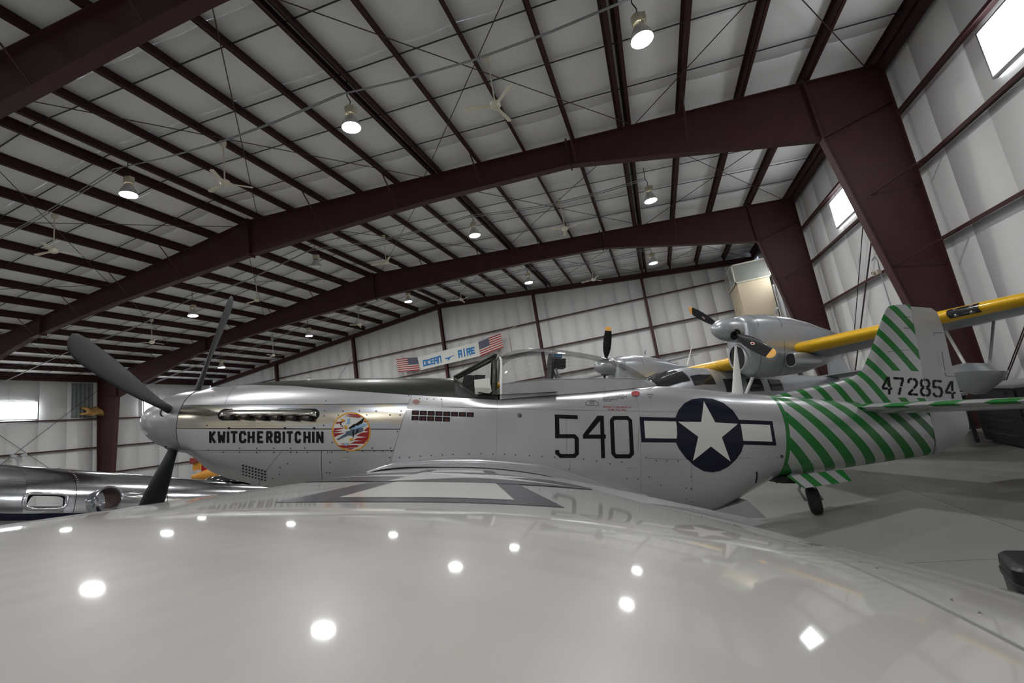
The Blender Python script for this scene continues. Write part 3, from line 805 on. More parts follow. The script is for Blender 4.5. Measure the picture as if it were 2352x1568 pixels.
wing_decal('wing_insignia_border', [rect(IX-bw-.083, IX+bw+.083, IY+.6, IY+1.415)], mat_navy, .0008, 24)
wing_decal('wing_insignia_bar', [rect(IX-bw, IX+bw, IY-1.32, IY-.6)], mat_starwhite, .0014, 24)
wing_decal('wing_insignia_bar', [rect(IX-bw, IX+bw, IY+.6, IY+1.32)], mat_starwhite, .0014, 24)
wing_decal('wing_insignia_disc', sector(IX, IY, .001, .66), mat_navy, .0020, 6)
st = []
for k in range(5):
    a0 = pi+2*pi*k/5; o_ = (IX+.655*cos(a0), IY+.655*sin(a0)); i1 = (IX+.25*cos(a0-pi/5), IY+.25*sin(a0-pi/5)); i2 = (IX+.25*cos(a0+pi/5), IY+.25*sin(a0+pi/5)); st.append([(IX, IY), i1, o_, i2])
wing_decal('wing_insignia_star', st, mat_starwhite, .0027, 10)
# rows of flush rivets and screws on the near wing
mb = MB()
for y0 in np.linspace(3.95, 5.2, 11):
    for d in (-.014, .014):
        p = wing_pt(.80, -(y0+d), True, .0008); mb.lathe([(0, .0022), (.0008, .0015), (.001, 0)], p, (0, 0, 1), 6)
for y0 in np.linspace(.8, 3.8, 24):
    p = wing_pt(.80, -y0, True, .0008); mb.lathe([(0, .0035), (.0012, .002), (.0014, 0)], p, (0, 0, 1), 6)
o = mb.build('wing_rivets', mat_chrome, plane); o['kind'] = 'stuff'
# wing root fillets
for sd_ in (-1, 1):
    rws = []
    for x in np.linspace(2.50, 5.48, 60):
        s_ = (x-2.5)/2.98
        zt = float(np.interp(x, [2.5, 2.75, 3.2, 3.65, 4.3, 4.75, 5.15, 5.48], [-.47, -.385, -.345, -.335, -.375, -.50, -.63, -.69]))
        wd = float(np.interp(x, [2.5, 2.8, 3.3, 4.4, 5.0, 5.48], [.02, .14, .22, .24, .18, .01]))
        zl = wing_xy(min(x, 4.88), -.68).z+.004 if x < 4.88 else wing_xy(4.88, -.68).z-(x-4.88)*.12
        zl = min(zl, zt-.02)
        yb = ysurf(x, zt)+.001; row = []
        for j in range(9):
            t = j/8; a = t*pi/2
            row.append(V((x, sd_*(yb+wd*(1-cos(a))), zl+(zt-zl)*(1-sin(a)))))
        rws.append(row)
    MB().grid(rws).build('wing_root_fillet', mat_alu, plane, True)

# ---- spinner, propeller
MB().lathe([(.0, .004), (.008, .05), (.03, .098), (.07, .148), (.14, .206), (.24, .262), (.36, .307), (.46, .330), (.549, .341), (.5515, .30)], (0, 0, 0), (1, 0, 0), 48).build('spinner', M('spinner_grey', (.34, .345, .36), .3, metal=.5, coat=.2, var=.1), plane, True, 50)
AL = 1.2076; XB = .42
def blade(a, idx):                             # a: direction in the y-z plane
    rd = V((0, -sin(a), cos(a))); ax = V((1, 0, 0)); tg_ = rd.cross(ax)
    rgs = []
    R_ = [.24, .34, .46, .6, .8, 1.0, 1.2, 1.38, 1.52, 1.62, 1.68, 1.70]; Cc = [.085, .09, .12, .17, .225, .255, .265, .262, .25, .215, .14, .03]; Th = [.085, .08, .062, .05, .038, .03, .025, .021, .018, .014, .009, .004]; Tw = [45, 42, 36, 30, 25, 21, 18, 16, 14, 13, 12, 12]
    for r, c, th, tw in zip(R_, Cc, Th, Tw):
        t = radians(tw); cdv = tg_*cos(t)-ax*sin(t); nv = tg_*sin(t)+ax*cos(t)
        rgs.append([rd*r+V((XB, 0, 0))+cdv*(c/2*cos(u))+nv*(th/2*sin(u)*(1.25 if sin(u) > 0 else .75)) for u in [2*pi*k/20 for k in range(20)]])
    o = MB().loft(rgs, True, True).build('propeller_blade', mat_blade, plane, True, 60)
    MB().lathe([(.225, .105), (.275, .105), (.30, .085), (.31, .07)], (XB, 0, 0), rd, 20).build('blade_collar', mat_black, o, True, 40)
for k in range(4): blade(AL-k*pi/2, k)

# ---- exhaust: recess, shroud, six stacks on each side
for sd_ in (-1, 1):
    def E_(x, z, d): return V((x, sd_*(ysurf(x, z)+d), z))
    cx, cz, hl, hh = 1.474, .086, .508, .060
    out = []
    for k in range(40):
        a = 2*pi*k/40; ex = hl-hh; px_ = cx+(ex if cos(a) > 0 else -ex)+hh*cos(a)*1.0; out.append((px_, cz+.011*(px_-cx)/hl+hh*sin(a)))
    mb = MB(); mb.loft([[E_(x, z, .004) for x, z in out], [E_(cx+(x-cx)*.97, cz+(z-cz)*.8, -.004) for x, z in out]], True, False)
    mb.add([E_(x, z, .0035) for x, z in out]+[E_(cx, cz, .0035)], [(i, (i+1) % 40, 40) for i in range(40)])
    mb.build('exhaust_recess', mat_black, plane)
    rws = []
    for i in range(41):                         # polished half-tube shroud over the stacks
        t = -1+2*i/40; x = cx+t*(hl-.012); k_ = max(0, 1-abs(t)**8)**.5
        zu = cz+.052*k_+.011*t; zd = cz-.012-.02*(1-k_)+.011*t
        rws.append([E_(x, zu+(zd-zu)*j/8, .004+.055*k_*sin(pi*min(1, .12+j/8*.6))) for j in range(9)])
    ob = MB().grid(rws).build('exhaust_shroud', mat_chrome, plane, True); md = ob.modifiers.new('s', 'SOLIDIFY'); md.thickness = .004
    for k in range(6):
        x0 = 1.105+.1535*k; b0 = E_(x0-.07, cz-.028, -.02); b1 = E_(x0-.01, cz-.032, .04); b2 = E_(x0+.05, cz-.036, .085)
        o = MB().tube([b0, b1, b2], [.030, .027, .025], 14, False).build('exhaust_stack', M('burnt_exhaust_steel', (.10, .085, .075), .45, metal=.8, var=.3, scale=20), plane, True)
        MB().tube([b1+(b2-b1)*.1, b2-(b2-b1)*.02], [.021, .0215], 12, True).build('stack_bore', mat_dark, o)

# ---- markings on the near side, placed on the skin
def px_poly(pts, n_=5): return pts
def skin(name, quads, mat, off, n_=6, parent=None):
    mb = MB()
    for q in quads:
        if len(q) == 3: q = [q[0], q[1], q[2], q[2]]
        a, b, c, d = [V((*p, 0)) for p in q]; nn = n_
        rws = []
        for i in range(nn+1):
            s_ = i/nn; rws.append([S(((a*(1-s_)+b*s_)*(1-j/nn)+(d*(1-s_)+c*s_)*(j/nn)).xy, off) for j in range(nn+1)])
        mb.grid(rws)
    return mb.build(name, mat, parent or plane, True)
def cr_(o, sc_): return lambda p: (o[0]+p[0]/sc_, o[1]+p[1]/sc_)
k2 = cr_((850, 740), 2.94)
def kq(pts): return [k2(p) for p in pts]
five = [[(1247, 622), (1402, 627), (1402, 653), (1248, 648)], [(1248, 640), (1277, 640), (1280, 770), (1250, 775)], [(1250, 755), (1385, 755), (1372, 782), (1250, 782)], [(1385, 755), (1409, 780), (1381, 790), (1372, 780)],
        [(1409, 780), (1410, 890), (1382, 880), (1381, 788)], [(1410, 890), (1385, 916), (1372, 889), (1382, 880)], [(1385, 916), (1283, 916), (1292, 889), (1374, 889)], [(1283, 916), (1250, 886), (1279, 880), (1292, 889)], [(1250, 886), (1250, 862), (1278, 862), (1279, 882)]]
four = [[(1552, 630), (1578, 630), (1587, 917), (1561, 917)], [(1438, 757), (1592, 757), (1592, 785), (1438, 785)], [(1535, 630), (1556, 630), (1474, 758), (1438, 758)], [(1556, 630), (1556, 662), (1474, 758), (1450, 758)]]
zo = [(1640, 632), (1742, 632), (1770, 660), (1783, 890), (1757, 918), (1655, 918), (1630, 890), (1619, 660)]; zi = [(1652, 658), (1735, 658), (1745, 668), (1755, 880), (1745, 891), (1665, 891), (1656, 880), (1646, 668)]
zero = [[zo[i], zo[(i+1) % 8], zi[(i+1) % 8], zi[i]] for i in range(8)]
for nm, g in (('number_five', five), ('number_four', four), ('number_zero', zero)):
    skin(nm, [kq(q) for q in g], mat_black, .0025)
k3 = cr_((1330, 880), 4.704)
K3 = lambda pts: [k3(p) for p in pts]
skin('insignia_bar_border', [K3([(654, 362), (1080, 371), (1085, 640), (675, 637)])], mat_navy, .0022, 14)
skin('insignia_bar_border', [K3([(1715, 392), (2090, 408), (2133, 673), (1765, 662)])], mat_navy, .0022, 14)
skin('insignia_bar', [K3([(702, 405), (1085, 412), (1085, 597), (715, 592)])], mat_starwhite, .0034, 12)
skin('insignia_bar', [K3([(1705, 437), (2062, 449), (2090, 630), (1740, 620)])], mat_starwhite, .0034, 12)
disc = [(1320, 158), (1440, 166), (1560, 210), (1660, 290), (1722, 380), (1752, 470), (1765, 560), (1780, 662), (1752, 745), (1695, 825), (1615, 900), (1520, 948), (1440, 962), (1350, 950), (1250, 893), (1150, 800), (1080, 705), (1048, 640), (1060, 555), (1056, 460), (1040, 375), (1075, 290), (1135, 218), (1220, 172)]
dc = (1405, 560)
skin('insignia_disc', [K3([dc, disc[i], disc[(i+1) % 24]]) for i in range(24)], mat_navy, .0046, 8)
star = [(1348, 192), (1472, 422), (1718, 437), (1543, 583), (1638, 845), (1425, 682), (1230, 838), (1288, 577), (1068, 413), (1320, 418)]
sc_ = (1405, 515)
skin('insignia_star', [K3([sc_, star[i-1], star[i], star[(i+1) % 10]]) for i in range(0, 10, 2)], mat_starwhite, .0060, 10)
# nose name in rounded strokes
NM = {'K': [[(.12, 0), (.12, 1)], [(.12, .45), (.85, 1)], [(.3, .55), (.88, 0)]], 'W': [[(.08, 1), (.2, 0), (.5, .65), (.78, 0), (.92, 1)]], 'i': [[(.5, 0), (.5, 1)]], 'T': [[(.05, .97), (.95, .97)], [(.5, .97), (.5, 0)]],
      'C': [[(.92, .75), (.75, .97), (.3, .97), (.1, .8), (.1, .2), (.3, .03), (.75, .03), (.92, .25)]], 'H': [[(.1, 0), (.1, 1)], [(.9, 0), (.9, 1)], [(.1, .5), (.9, .5)]], 'E': [[(.92, .97), (.12, .97), (.12, .03), (.92, .03)], [(.12, .5), (.75, .5)]],
      'R': [[(.12, 0), (.12, .97), (.7, .97), (.9, .8), (.9, .62), (.7, .5), (.12, .5)], [(.5, .5), (.92, 0)]], 'B': [[(.12, .03), (.12, .97), (.7, .97), (.88, .82), (.85, .62), (.7, .52), (.12, .52)], [(.7, .52), (.92, .36), (.9, .18), (.72, .03), (.12, .03)]], 'N': [[(.1, 0), (.1, 1), (.9, 0), (.9, 1)]]}
kx = cr_((420, 860), 4.355)
lets = [('K', 256, 336), ('W', 342, 430), ('i', 436, 466), ('T', 470, 552), ('C', 556, 640), ('H', 642, 722), ('E', 736, 812), ('R', 826, 902), ('B', 908, 985), ('i', 994, 1024), ('T', 1030, 1106), ('C', 1114, 1186), ('H', 1200, 1282), ('i', 1290, 1318), ('N', 1328, 1412)]
for ch, a, b in lets:
    yt, yb_ = 563+(a-262)*.002, 688
    P = lambda p: kx((a+11+(b-a-22)*p[0], yb_-11+(yt+22-yb_)*p[1]))
    mb_q = []
    for s_ in NM[ch]:
        for p, q in zip(s_, s_[1:]):
            p_, q_ = P(p), P(q); L_ = hypot(q_[0]-p_[0], q_[1]-p_[1]) or 1; wd = 2.8; dx, dy = (q_[0]-p_[0])/L_*wd, (q_[1]-p_[1])/L_*wd
            mb_q.append([(p_[0]-dy-dx*.5, p_[1]+dx-dy*.5), (q_[0]-dy+dx*.5, q_[1]+dx+dy*.5), (q_[0]+dy+dx*.5, q_[1]-dx+dy*.5), (p_[0]+dy-dx*.5, p_[1]-dx-dy*.5)])
    skin('name_letter', mb_q, mat_black, .0025, 3)
def dots(name, pts, r, mat, off=.003):
    mb = MB()
    for p in pts:
        c = S(p, off); e1 = S((p[0]+3, p[1]), off)-c; e2 = S((p[0], p[1]-3), off)-c; e1.normalize(); e2.normalize()
        mb.add([c]+[c+e1*r*cos(2*pi*k/10)+e2*r*sin(2*pi*k/10) for k in range(10)], [(0, 1+k, 1+(k+1) % 10) for k in range(10)])
    return mb.build(name, mat, plane)
dots('letter_dot', [kx((460, 537)), kx((1019, 537)), kx((1313, 537))], .0125, mat_black)
# round squadron emblem
k4 = cr_((740, 920), 6.19)
EC = (412, 440)
def ell(rx, ry, n_=32): return [(EC[0]+rx*cos(2*pi*k/n_), EC[1]+ry*sin(2*pi*k/n_)) for k in range(n_)]
em = skin('squadron_emblem', [[k4(p) for p in (EC, a, b)] for a, b in zip(ell(277, 278), ell(277, 278)[1:]+ell(277, 278)[:1])], M('emblem_amber', (.62, .29, .01), .35, coat=.3), .0022, 5)
def emq(name, qs, mat, off): return skin(name, [[k4(p) for p in q] for q in qs], mat, off, 4, em)
emq('emblem_field', [(EC, a, b) for a, b in zip(ell(257, 258), ell(257, 258)[1:]+ell(257, 258)[:1])], mat_starwhite, .0034)
mat_er = M('emblem_red', (.28, .012, .012), .4)
reds = [[(330, 205), (412, 186), (500, 195), (560, 225)], [(300, 215), (560, 225), (520, 243), (430, 235)], [(205, 300), (330, 290), (260, 320), (190, 330)], [(170, 390), (330, 385), (240, 410), (160, 430)], [(155, 430), (300, 425), (230, 445), (156, 455)], [(158, 460), (320, 458), (230, 490), (172, 520)], [(600, 280), (640, 300), (620, 305), (590, 300)],
        [(640, 380), (672, 375), (666, 440), (590, 425)], [(560, 455), (668, 440), (660, 520), (480, 500)], [(500, 530), (660, 515), (635, 570), (440, 560)], [(460, 580), (640, 560), (590, 612), (400, 610)], [(250, 610), (330, 605), (420, 615), (300, 622)], [(220, 635), (480, 630), (560, 640), (270, 660)], [(270, 655), (500, 645), (520, 660), (300, 672)], [(330, 680), (470, 670), (420, 690), (380, 692)]]
emq('emblem_red_streaks', reds, mat_er, .0046)
mat_bl = M('emblem_blue', (.23, .42, .62), .4); mat_gun = M('emblem_slate', (.07, .10, .14), .4)
emq('emblem_gun', [[(330, 440), (540, 380), (585, 385), (585, 430)], [(330, 440), (585, 430), (420, 500), (360, 490)], [(340, 460), (365, 495), (225, 560), (205, 548)]], mat_gun, .0056)
emq('emblem_insect_body', [[(370, 390), (450, 330), (500, 330), (420, 415)], [(455, 340), (560, 270), (585, 245), (600, 255)], [(455, 340), (600, 255), (570, 320), (500, 355)], [(250, 330), (275, 290), (280, 300), (262, 335)], [(250, 335), (262, 330), (300, 372), (292, 376)], [(430, 420), (450, 420), (455, 490), (435, 540)], [(500, 400), (512, 400), (515, 440), (470, 480)]], mat_black, .0066)
emq('emblem_wings', [[(400, 395), (620, 320), (637, 330), (625, 350)], [(400, 395), (625, 350), (520, 390), (430, 405)], [(345, 330), (365, 250), (395, 250), (385, 330)]], mat_bl, .0076)
for q_ in ([(262, 258), (305, 262), (330, 285), (275, 295)], [(310, 355), (345, 350), (360, 400), (325, 400)], [(385, 545), (430, 530), (440, 560), (395, 572)]): emq('emblem_amber_mark', [q_], MATS['emblem_amber'], .0082)
emq('emblem_puff', [[(305, 610), (340, 598), (368, 620), (340, 648)]], mat_bl, .0086)
# tally of victory marks
mat_tr = M('tally_dark_red', (.10, .006, .006), .5)
for r_, n_, x0, y0 in ((0, 8, 1276, 137), (1, 5, 1271, 214)):
    for k in range(n_):
        x = x0+111.3*k; y = y0+k*3.9+(4 if False else 0)
        o = skin('tally_mark', [[k4(p) for p in ((x, y), (x+101, y+2), (x+100, y+66), (x-2, y+64))]], mat_black, .0022, 2)
        skin('tally_symbol', [[k4(p) for p in ((x+15, y+28), (x+85, y+30), (x+85, y+38), (x+15, y+36))], [k4(p) for p in ((x+45, y+12), (x+58, y+12), (x+58, y+54), (x+45, y+54))], [k4(p) for p in ((x+25, y+46), (x+78, y+47), (x+78, y+52), (x+25, y+51))]], mat_tr, .0034, 1, o)
fl = skin('rising_sun_flag', [[k4(p) for p in ((1285, -30), (1390, -28), (1390, 52), (1285, 50))]], mat_starwhite, .0022, 2)
ry = []
for k in range(14):
    a = 2*pi*k/14; ry.append([k4(p) for p in ((1335, 15), (1335+52*cos(a), 15+38*sin(a)), (1335+52*cos(a+.22), 15+38*sin(a+.22)))])
skin('sun_rays', ry, mat_red, .0034, 1, fl)
skin('data_plate', [[k4(p) for p in ((1400, 5), (1500, 5), (1500, 52), (1400, 52))]], mat_starwhite, .002, 2)

def skin_text(name, body, org, size_px, mat, parent=None, surf=None, slope=0.):
    vs, fs = text_mesh(body, 1.0, .008); f_ = surf or (lambda p: S(p, .0025)); mb = MB()
    mb.add([f_((org[0]+v[0]*size_px, org[1]-v[1]*size_px+slope*v[0]*size_px)) for v in vs], fs)
    return mb.build(name, mat, parent or plane)
for i, s_ in enumerate(('USE OCTANE FUEL 100/130', 'SUITABLE FOR AROMATIC FUEL', 'CONNECT GROUND WIRES', 'BEFORE REMOVING', 'FILLER CAP')):
    skin_text('stencil_line', s_, (1385, 906.2+3.8*i), 3.75, mat_black, slope=.03)
skin_text('stencil_line', 'RESTRICT CONTENTS TO', (1385.5, 936), 5.4, mat_red, slope=.02); skin_text('stencil_line', '54 IMP. GAL. MAX.', (1396, 942), 5.2, mat_red, slope=.02)
skin_text('stencil_line', 'HAND', (1354, 923.5), 4.0, mat_black); skin_text('stencil_line', 'HOLD', (1354, 927.5), 4.0, mat_black)
skin_text('stencil_line', 'GROUND', (1485.5, 906.5), 3.6, mat_black, slope=.05); skin_text('stencil_line', 'HERE', (1489, 912), 3.4, mat_black, slope=.05)
def curve_strip(name, pts, wpx, mat=None, off=.0022, parent=None):
    qs = []
    for a, b in zip(pts, pts[1:]):
        L_ = hypot(b[0]-a[0], b[1]-a[1]) or 1; dx, dy = (b[0]-a[0])/L_*wpx/2, (b[1]-a[1])/L_*wpx/2
        qs.append([(a[0]-dy, a[1]+dx), (b[0]-dy, b[1]+dx), (b[0]+dy, b[1]-dx), (a[0]+dy, a[1]-dx)])
    return skin(name, qs, mat or mat_core, off, 3, parent)
curve_strip('hand_hold_outline', [(1345, 930), (1345, 925), (1349, 920.5), (1357, 918.5), (1367, 920), (1374, 924), (1375, 931), (1345, 930)], .9)
for nm, pts, wd in (('panel_seam', [(1300, 924), (1302, 1045)], .7), ('panel_seam', [(1466, 1036), (1466, 1000), (1474, 950)], .6), ('panel_seam', [(1486, 1052), (1560, 1055), (1790, 1050)], .7), ('panel_seam', [(1588, 1060), (1590, 1160)], .7), ('panel_seam', [(1015, 916), (1015, 934), (1140, 938), (1148, 936)], .7), ('panel_seam', [(1030, 934), (1300, 941), (1560, 946)], .5), ('panel_seam', [(1103, 1056), (1106, 1070)], .7), ('panel_seam', [(1310, 1056), (1309, 1078)], .7)):
    curve_strip(nm, pts, wd, M('seam_grey', (.13, .13, .13), .6))
# screws and rivets
scr = [kx(p) for p in ((300, 210), (260, 362), (252, 410), (238, 508), (250, 755), (403, 775), (1432, 262), (1420, 362), (1413, 412), (1408, 508), (1598, 364), (1765, 364), (1935, 366), (2185, 366), (1555, 405), (1840, 403), (2072, 402), (2172, 402), (568, 737), (568, 777), (738, 737), (736, 780), (910, 737), (910, 778), (1078, 737), (1078, 777), (1138, 777), (1246, 777), (1218, 735), (1448, 775), (1488, 775), (1648, 775), (1798, 767), (1912, 767), (2000, 767), (2088, 767), (1895, 737), (2078, 735), (2145, 570), (1046, 890), (970, 928), (966, 998), (896, 1040), (1473, 878), (1436, 980), (1468, 983), (2068, 830), (2044, 902), (2168, 828), (2268, 828), (2260, 208), (1493, 678))]
scr += [k2(p) for p in ((200, 912), (266, 912), (340, 904), (413, 898), (488, 894), (560, 891), (670, 889), (748, 887), (830, 890), (908, 890), (982, 895), (1078, 900), (1162, 905), (1246, 910), (1342, 992), (1442, 925), (1530, 936), (1620, 955), (1700, 943), (1865, 912), (1932, 933), (2005, 936), (2080, 936), (1735, 1056), (1810, 1058), (1886, 1045), (1965, 1100), (2135, 1120), (2168, 1123), (2136, 1193), (2170, 1212), (2170, 1040), (335, 515), (385, 517), (431, 518), (481, 519), (40, 598), (135, 625), (203, 625), (210, 598), (15, 848), (138, 848), (85, 870), (145, 870), (133, 912))]
o = dots('fasteners', scr, .0075, M('fastener_steel', (.09, .085, .08), .4, metal=.5), .0026); o['kind'] = 'stuff'
o = dots('cooling_louvre_holes', [kx((602+i*31.5, 910+i*8.5+j*30)) for i in range(8) for j in range(4)], .0115, mat_dark, .003); o['kind'] = 'stuff'
dots('drain_port', [k2((1010, 628))], .026, M('port_grey', (.2, .2, .2), .4, metal=.7)); dots('drain_port_hole', [k2((1015, 632))], .013, mat_core, .0045)
dots('fuel_cap', [(1460, 903)], .052, mat_red, .004); dots('round_port', [(1796, 1048)], .021, mat_core)
skin('canopy_release_mark', [[k2(p) for p in ((1044, 462), (1135, 455), (1135, 466), (1044, 470))]], mat_red, .02, 2)
curve_strip('vertical_slot', [(1738, 1083), (1739, 1095), (1736, 1109)], 3.2, mat_black)
skin('cowl_latch', [[kx(p) for p in ((1588, 834), (1670, 840), (1668, 850), (1590, 852))]], mat_chrome, .014, 2)
curve_strip('drain_slot', [(1440, 1074), (1465, 1074.5)], 1.4, mat_chrome)

# fin serial in stencil strokes
def Fin(p, off=.003):
    d = ROT.transposed() @ ray(p); y = -.06
    for _ in range(8):
        t = (y-CP.y)/d.y; P = CP+d*t
        y = -(fin_half(P.z, max(P.x-FLE(min(max(P.z, .3), 1.69)), 0)) if P.x < 9.286 else rud_half(P.z)*(1-(P.x-9.292)/(RTE(P.z)-9.292))+.004)
    t = (y-off-CP.y)/d.y; return CP+d*t
k5 = cr_((1900, 640), 4.9)
SD = {'4': [[(.72, 1), (.72, .45)], [(.72, .3), (.72, 0)], [(.62, .98), (.08, .38)], [(.06, .32), (.55, .32)], [(.82, .32), (1, .32)]], '7': [[(.02, .95), (.5, .95)], [(.62, .95), (.97, .95)], [(.92, .88), (.72, .5)], [(.66, .4), (.48, 0)]],
      '2': [[(.1, .72), (.12, .88), (.3, .96), (.42, .96)], [(.58, .96), (.8, .94), (.94, .8), (.9, .62), (.62, .42)], [(.5, .34), (.14, .12), (.1, .05), (.45, .05)], [(.58, .05), (.95, .05)]], '8': [[(.42, .96), (.2, .94), (.08, .78), (.14, .6), (.34, .52)], [(.58, .96), (.8, .94), (.92, .78), (.86, .6), (.66, .52)], [(.34, .48), (.1, .38), (.06, .2), (.2, .05), (.42, .03)], [(.66, .48), (.9, .38), (.94, .2), (.8, .05), (.58, .03)]],
      '5': [[(.42, .95), (.14, .95), (.12, .58), (.4, .58)], [(.55, .95), (.92, .95)], [(.55, .6), (.84, .52), (.93, .3), (.82, .08), (.6, .03)], [(.42, .03), (.2, .08), (.08, .22)]]}
for ch, x0, yt in (('4', 612, 1102), ('7', 748, 1108), ('2', 903, 1117), ('8', 1045, 1125), ('5', 1183, 1138), ('4', 1325, 1150)):
    mb = MB()
    for s_ in SD[ch]:
        for p, q in zip(s_, s_[1:]):
            p_, q_ = [(x0+112*a[0]+(1-a[1])*8, yt+190*(1-a[1])+6*a[0]) for a in (p, q)]
            L_ = hypot(q_[0]-p_[0], q_[1]-p_[1]) or 1; dx, dy = (q_[0]-p_[0])/L_*13, (q_[1]-p_[1])/L_*13
            mb.add([Fin(k5(r)) for r in ((p_[0]-dy-dx*.3, p_[1]+dx-dy*.3), (q_[0]-dy+dx*.3, q_[1]+dx+dy*.3), (q_[0]+dy+dx*.3, q_[1]-dx+dy*.3), (p_[0]+dy-dx*.3, p_[1]-dx-dy*.3))], [(0, 1, 2, 3)])
    mb.build('serial_digit', mat_black, plane)
for pts in ([(850, 428), (935, 430)], [(862, 553), (950, 558)], [(680, 822), (930, 798)], [(1205, 640), (1205, 607), (1300, 608)], [(1322, 1058), (1345, 1095), (1440, 1098)]):
    mb = MB()
    for a, b in zip(pts, pts[1:]):
        L_ = hypot(b[0]-a[0], b[1]-a[1]); dx, dy = (b[0]-a[0])/L_*2.2, (b[1]-a[1])/L_*2.2
        mb.add([Fin(k5(r)) for r in ((a[0]-dy, a[1]+dx), (b[0]-dy, b[1]+dx), (b[0]+dy, b[1]-dx), (a[0]+dy, a[1]-dx))], [(0, 1, 2, 3)])
    mb.build('hinge_gap', mat_core, plane)

def plane_at(px, y): d = ROT.transposed() @ ray(px); return CP+d*((y-CP.y)/d.y)
# ---- windshield and canopy
def ws_edge(x): return .552+(x-3.335)*(.812-.552)/(3.79-3.335)     # upper edge of the side pane
def ws_base(x): return float(np.interp(x, [3.335, 3.45, 3.6, 3.84], [.53, .40, .315, .292]))
def ws_pt(x, v, sd_, d=0):
    zb, zt = ws_base(x), ws_edge(x); yb = ysurf(x, zb)+.004 if x > 3.4 else float(np.interp(x, [3.335, 3.4], [.10, ysurf(3.4, ws_base(3.4))]))
    yt = .115+.075*(x-3.335)/.46; bow = .02*sin(pi*v)
    return V((x, sd_*(yb+(yt-yb)*v**1.15+bow-d), zb+(zt-zb)*v))
def gl(x): return min(.97, max(0.03, (float(np.interp(x, [3.335, 3.445, 3.52, 3.60, 3.70, 3.74]+[3.8], [.56, .448, .375, .341, .345, .355, .40]))-ws_base(x))/max(ws_edge(x)-ws_base(x), .02)))
ws = None
for sd_ in (-1, 1):
    o = MB().grid([[ws_pt(x, gl(x)*t, sd_) for t in np.linspace(0, 1, 5)] for x in np.linspace(3.336, 3.84, 22)]).build('windshield_sill', mat_olive, plane, True)
    MB().grid([[ws_pt(x, gl(x)+(1-gl(x))*t, sd_, .004) for t in np.linspace(0, 1, 6)] for x in np.linspace(3.36, 3.79, 14)]).build('windshield_side_pane', mat_acryl, plane, True)
    MB().tube([ws_pt(x, gl(x), sd_) for x in np.linspace(3.345, 3.79, 18)], .006, 6).build('pane_frame', mat_olive, plane, True)
    MB().tube([ws_pt(x, 1, sd_) for x in np.linspace(3.34, 3.80, 8)], .018, 8).build('windshield_post', mat_olive, plane, True)
    rws = [[ws_pt(3.775, t, sd_, -.004) for t in np.linspace(0, 1, 10)], [ws_pt(3.775, t, sd_, -.004)+V((.055, 0, 0)) for t in np.linspace(0, 1, 10)]]
    ob = MB().grid(rws).build('windshield_bow', mat_olive, plane, True); md = ob.modifiers.new('s', 'SOLIDIFY'); md.thickness = .025
MB().grid([[V((3.35, -.11, .558)), V((3.35, .11, .558))], [V((3.79, -.185, .812)), V((3.79, .185, .812))]]).build('windshield_front_pane', mat_acryl, plane)
MB().bar((3.80, -.20, .815), (3.80, .20, .815), .05, .03).build('windshield_top_bar', mat_olive, plane)
CT = pchip([3.872, 3.93, 4.02, 4.13, 4.23, 4.38, 4.54, 4.75, 4.99, 5.27, 5.49, 5.63, 5.70, 5.775], [.812, .862, .901, .923, .935, .940, .935, .917, .885, .825, .722, .635, .59, .545])
CBt = pchip([3.872, 4.3, 4.9, 5.4, 5.63, 5.775], [.298, .345, .408, .468, .500, .535])
CGl = pchip([3.872, 4.1, 4.46, 5.0, 5.46, 5.62, 5.775], [.470, .505, .546, .575, .588, .580, .542])
CWd = pchip([3.872, 4.1, 4.3, 4.6, 4.9, 5.2, 5.4, 5.55, 5.66, 5.72, 5.775], [ysurf(q_, CBt(q_))+.004 for q_ in (3.872, 4.1, 4.3, 4.6, 4.9, 5.2, 5.4)]+[.21, .15, .10, .03])
def can(x, z, sd_, d=0.):
    zb, zt, w_ = CBt(x), CT(x), CWd(x); zb = min(zb, zt-.02)
    q = min(max((z-zb)/(zt-zb), 0), 1)
    return V((x, sd_*max(w_*(1-q**2.3)**(1/2.0)-d, 0), z))
cx_ = [3.872+(5.772-3.872)*k/44 for k in range(45)]
def gz(x): return min(CGl(x), CT(x)-.004)
for sd_ in (-1, 1):
    MB().grid([[can(x, CBt(x)+(gz(x)-CBt(x))*t, sd_, -.001) for t in np.linspace(0, 1, 6)] for x in cx_]).build('canopy_skirt', mat_alu, plane, True)
    MB().tube([can(x, gz(x), sd_, -.002) for x in cx_[:-3]], .0045, 6).build('glazing_seal', mat_conduit, plane, True)
    MB().tube([can(x, CBt(x), sd_, -.002) for x in cx_], .0035, 6).build('skirt_gap', mat_core, plane, True)
rws = []
for x in cx_[:-1]:
    zs = [gz(x)+(CT(x)-gz(x))*(1-(1-t)**2.2) for t in np.linspace(0, 1, 14)]
    rws.append([can(x, z, -1) for z in zs]+[can(x, z, 1) for z in zs[::-1][1:]])
MB().grid(rws).build('canopy_bubble', mat_acryl, plane, True)
fr = [can(3.872, z, -1) for z in np.linspace(.30, .812, 14)]+[can(3.872, z, 1) for z in np.linspace(.812, .30, 14)[1:]]
MB().tube(fr, .014, 8).build('canopy_front_frame', mat_white, plane, True)
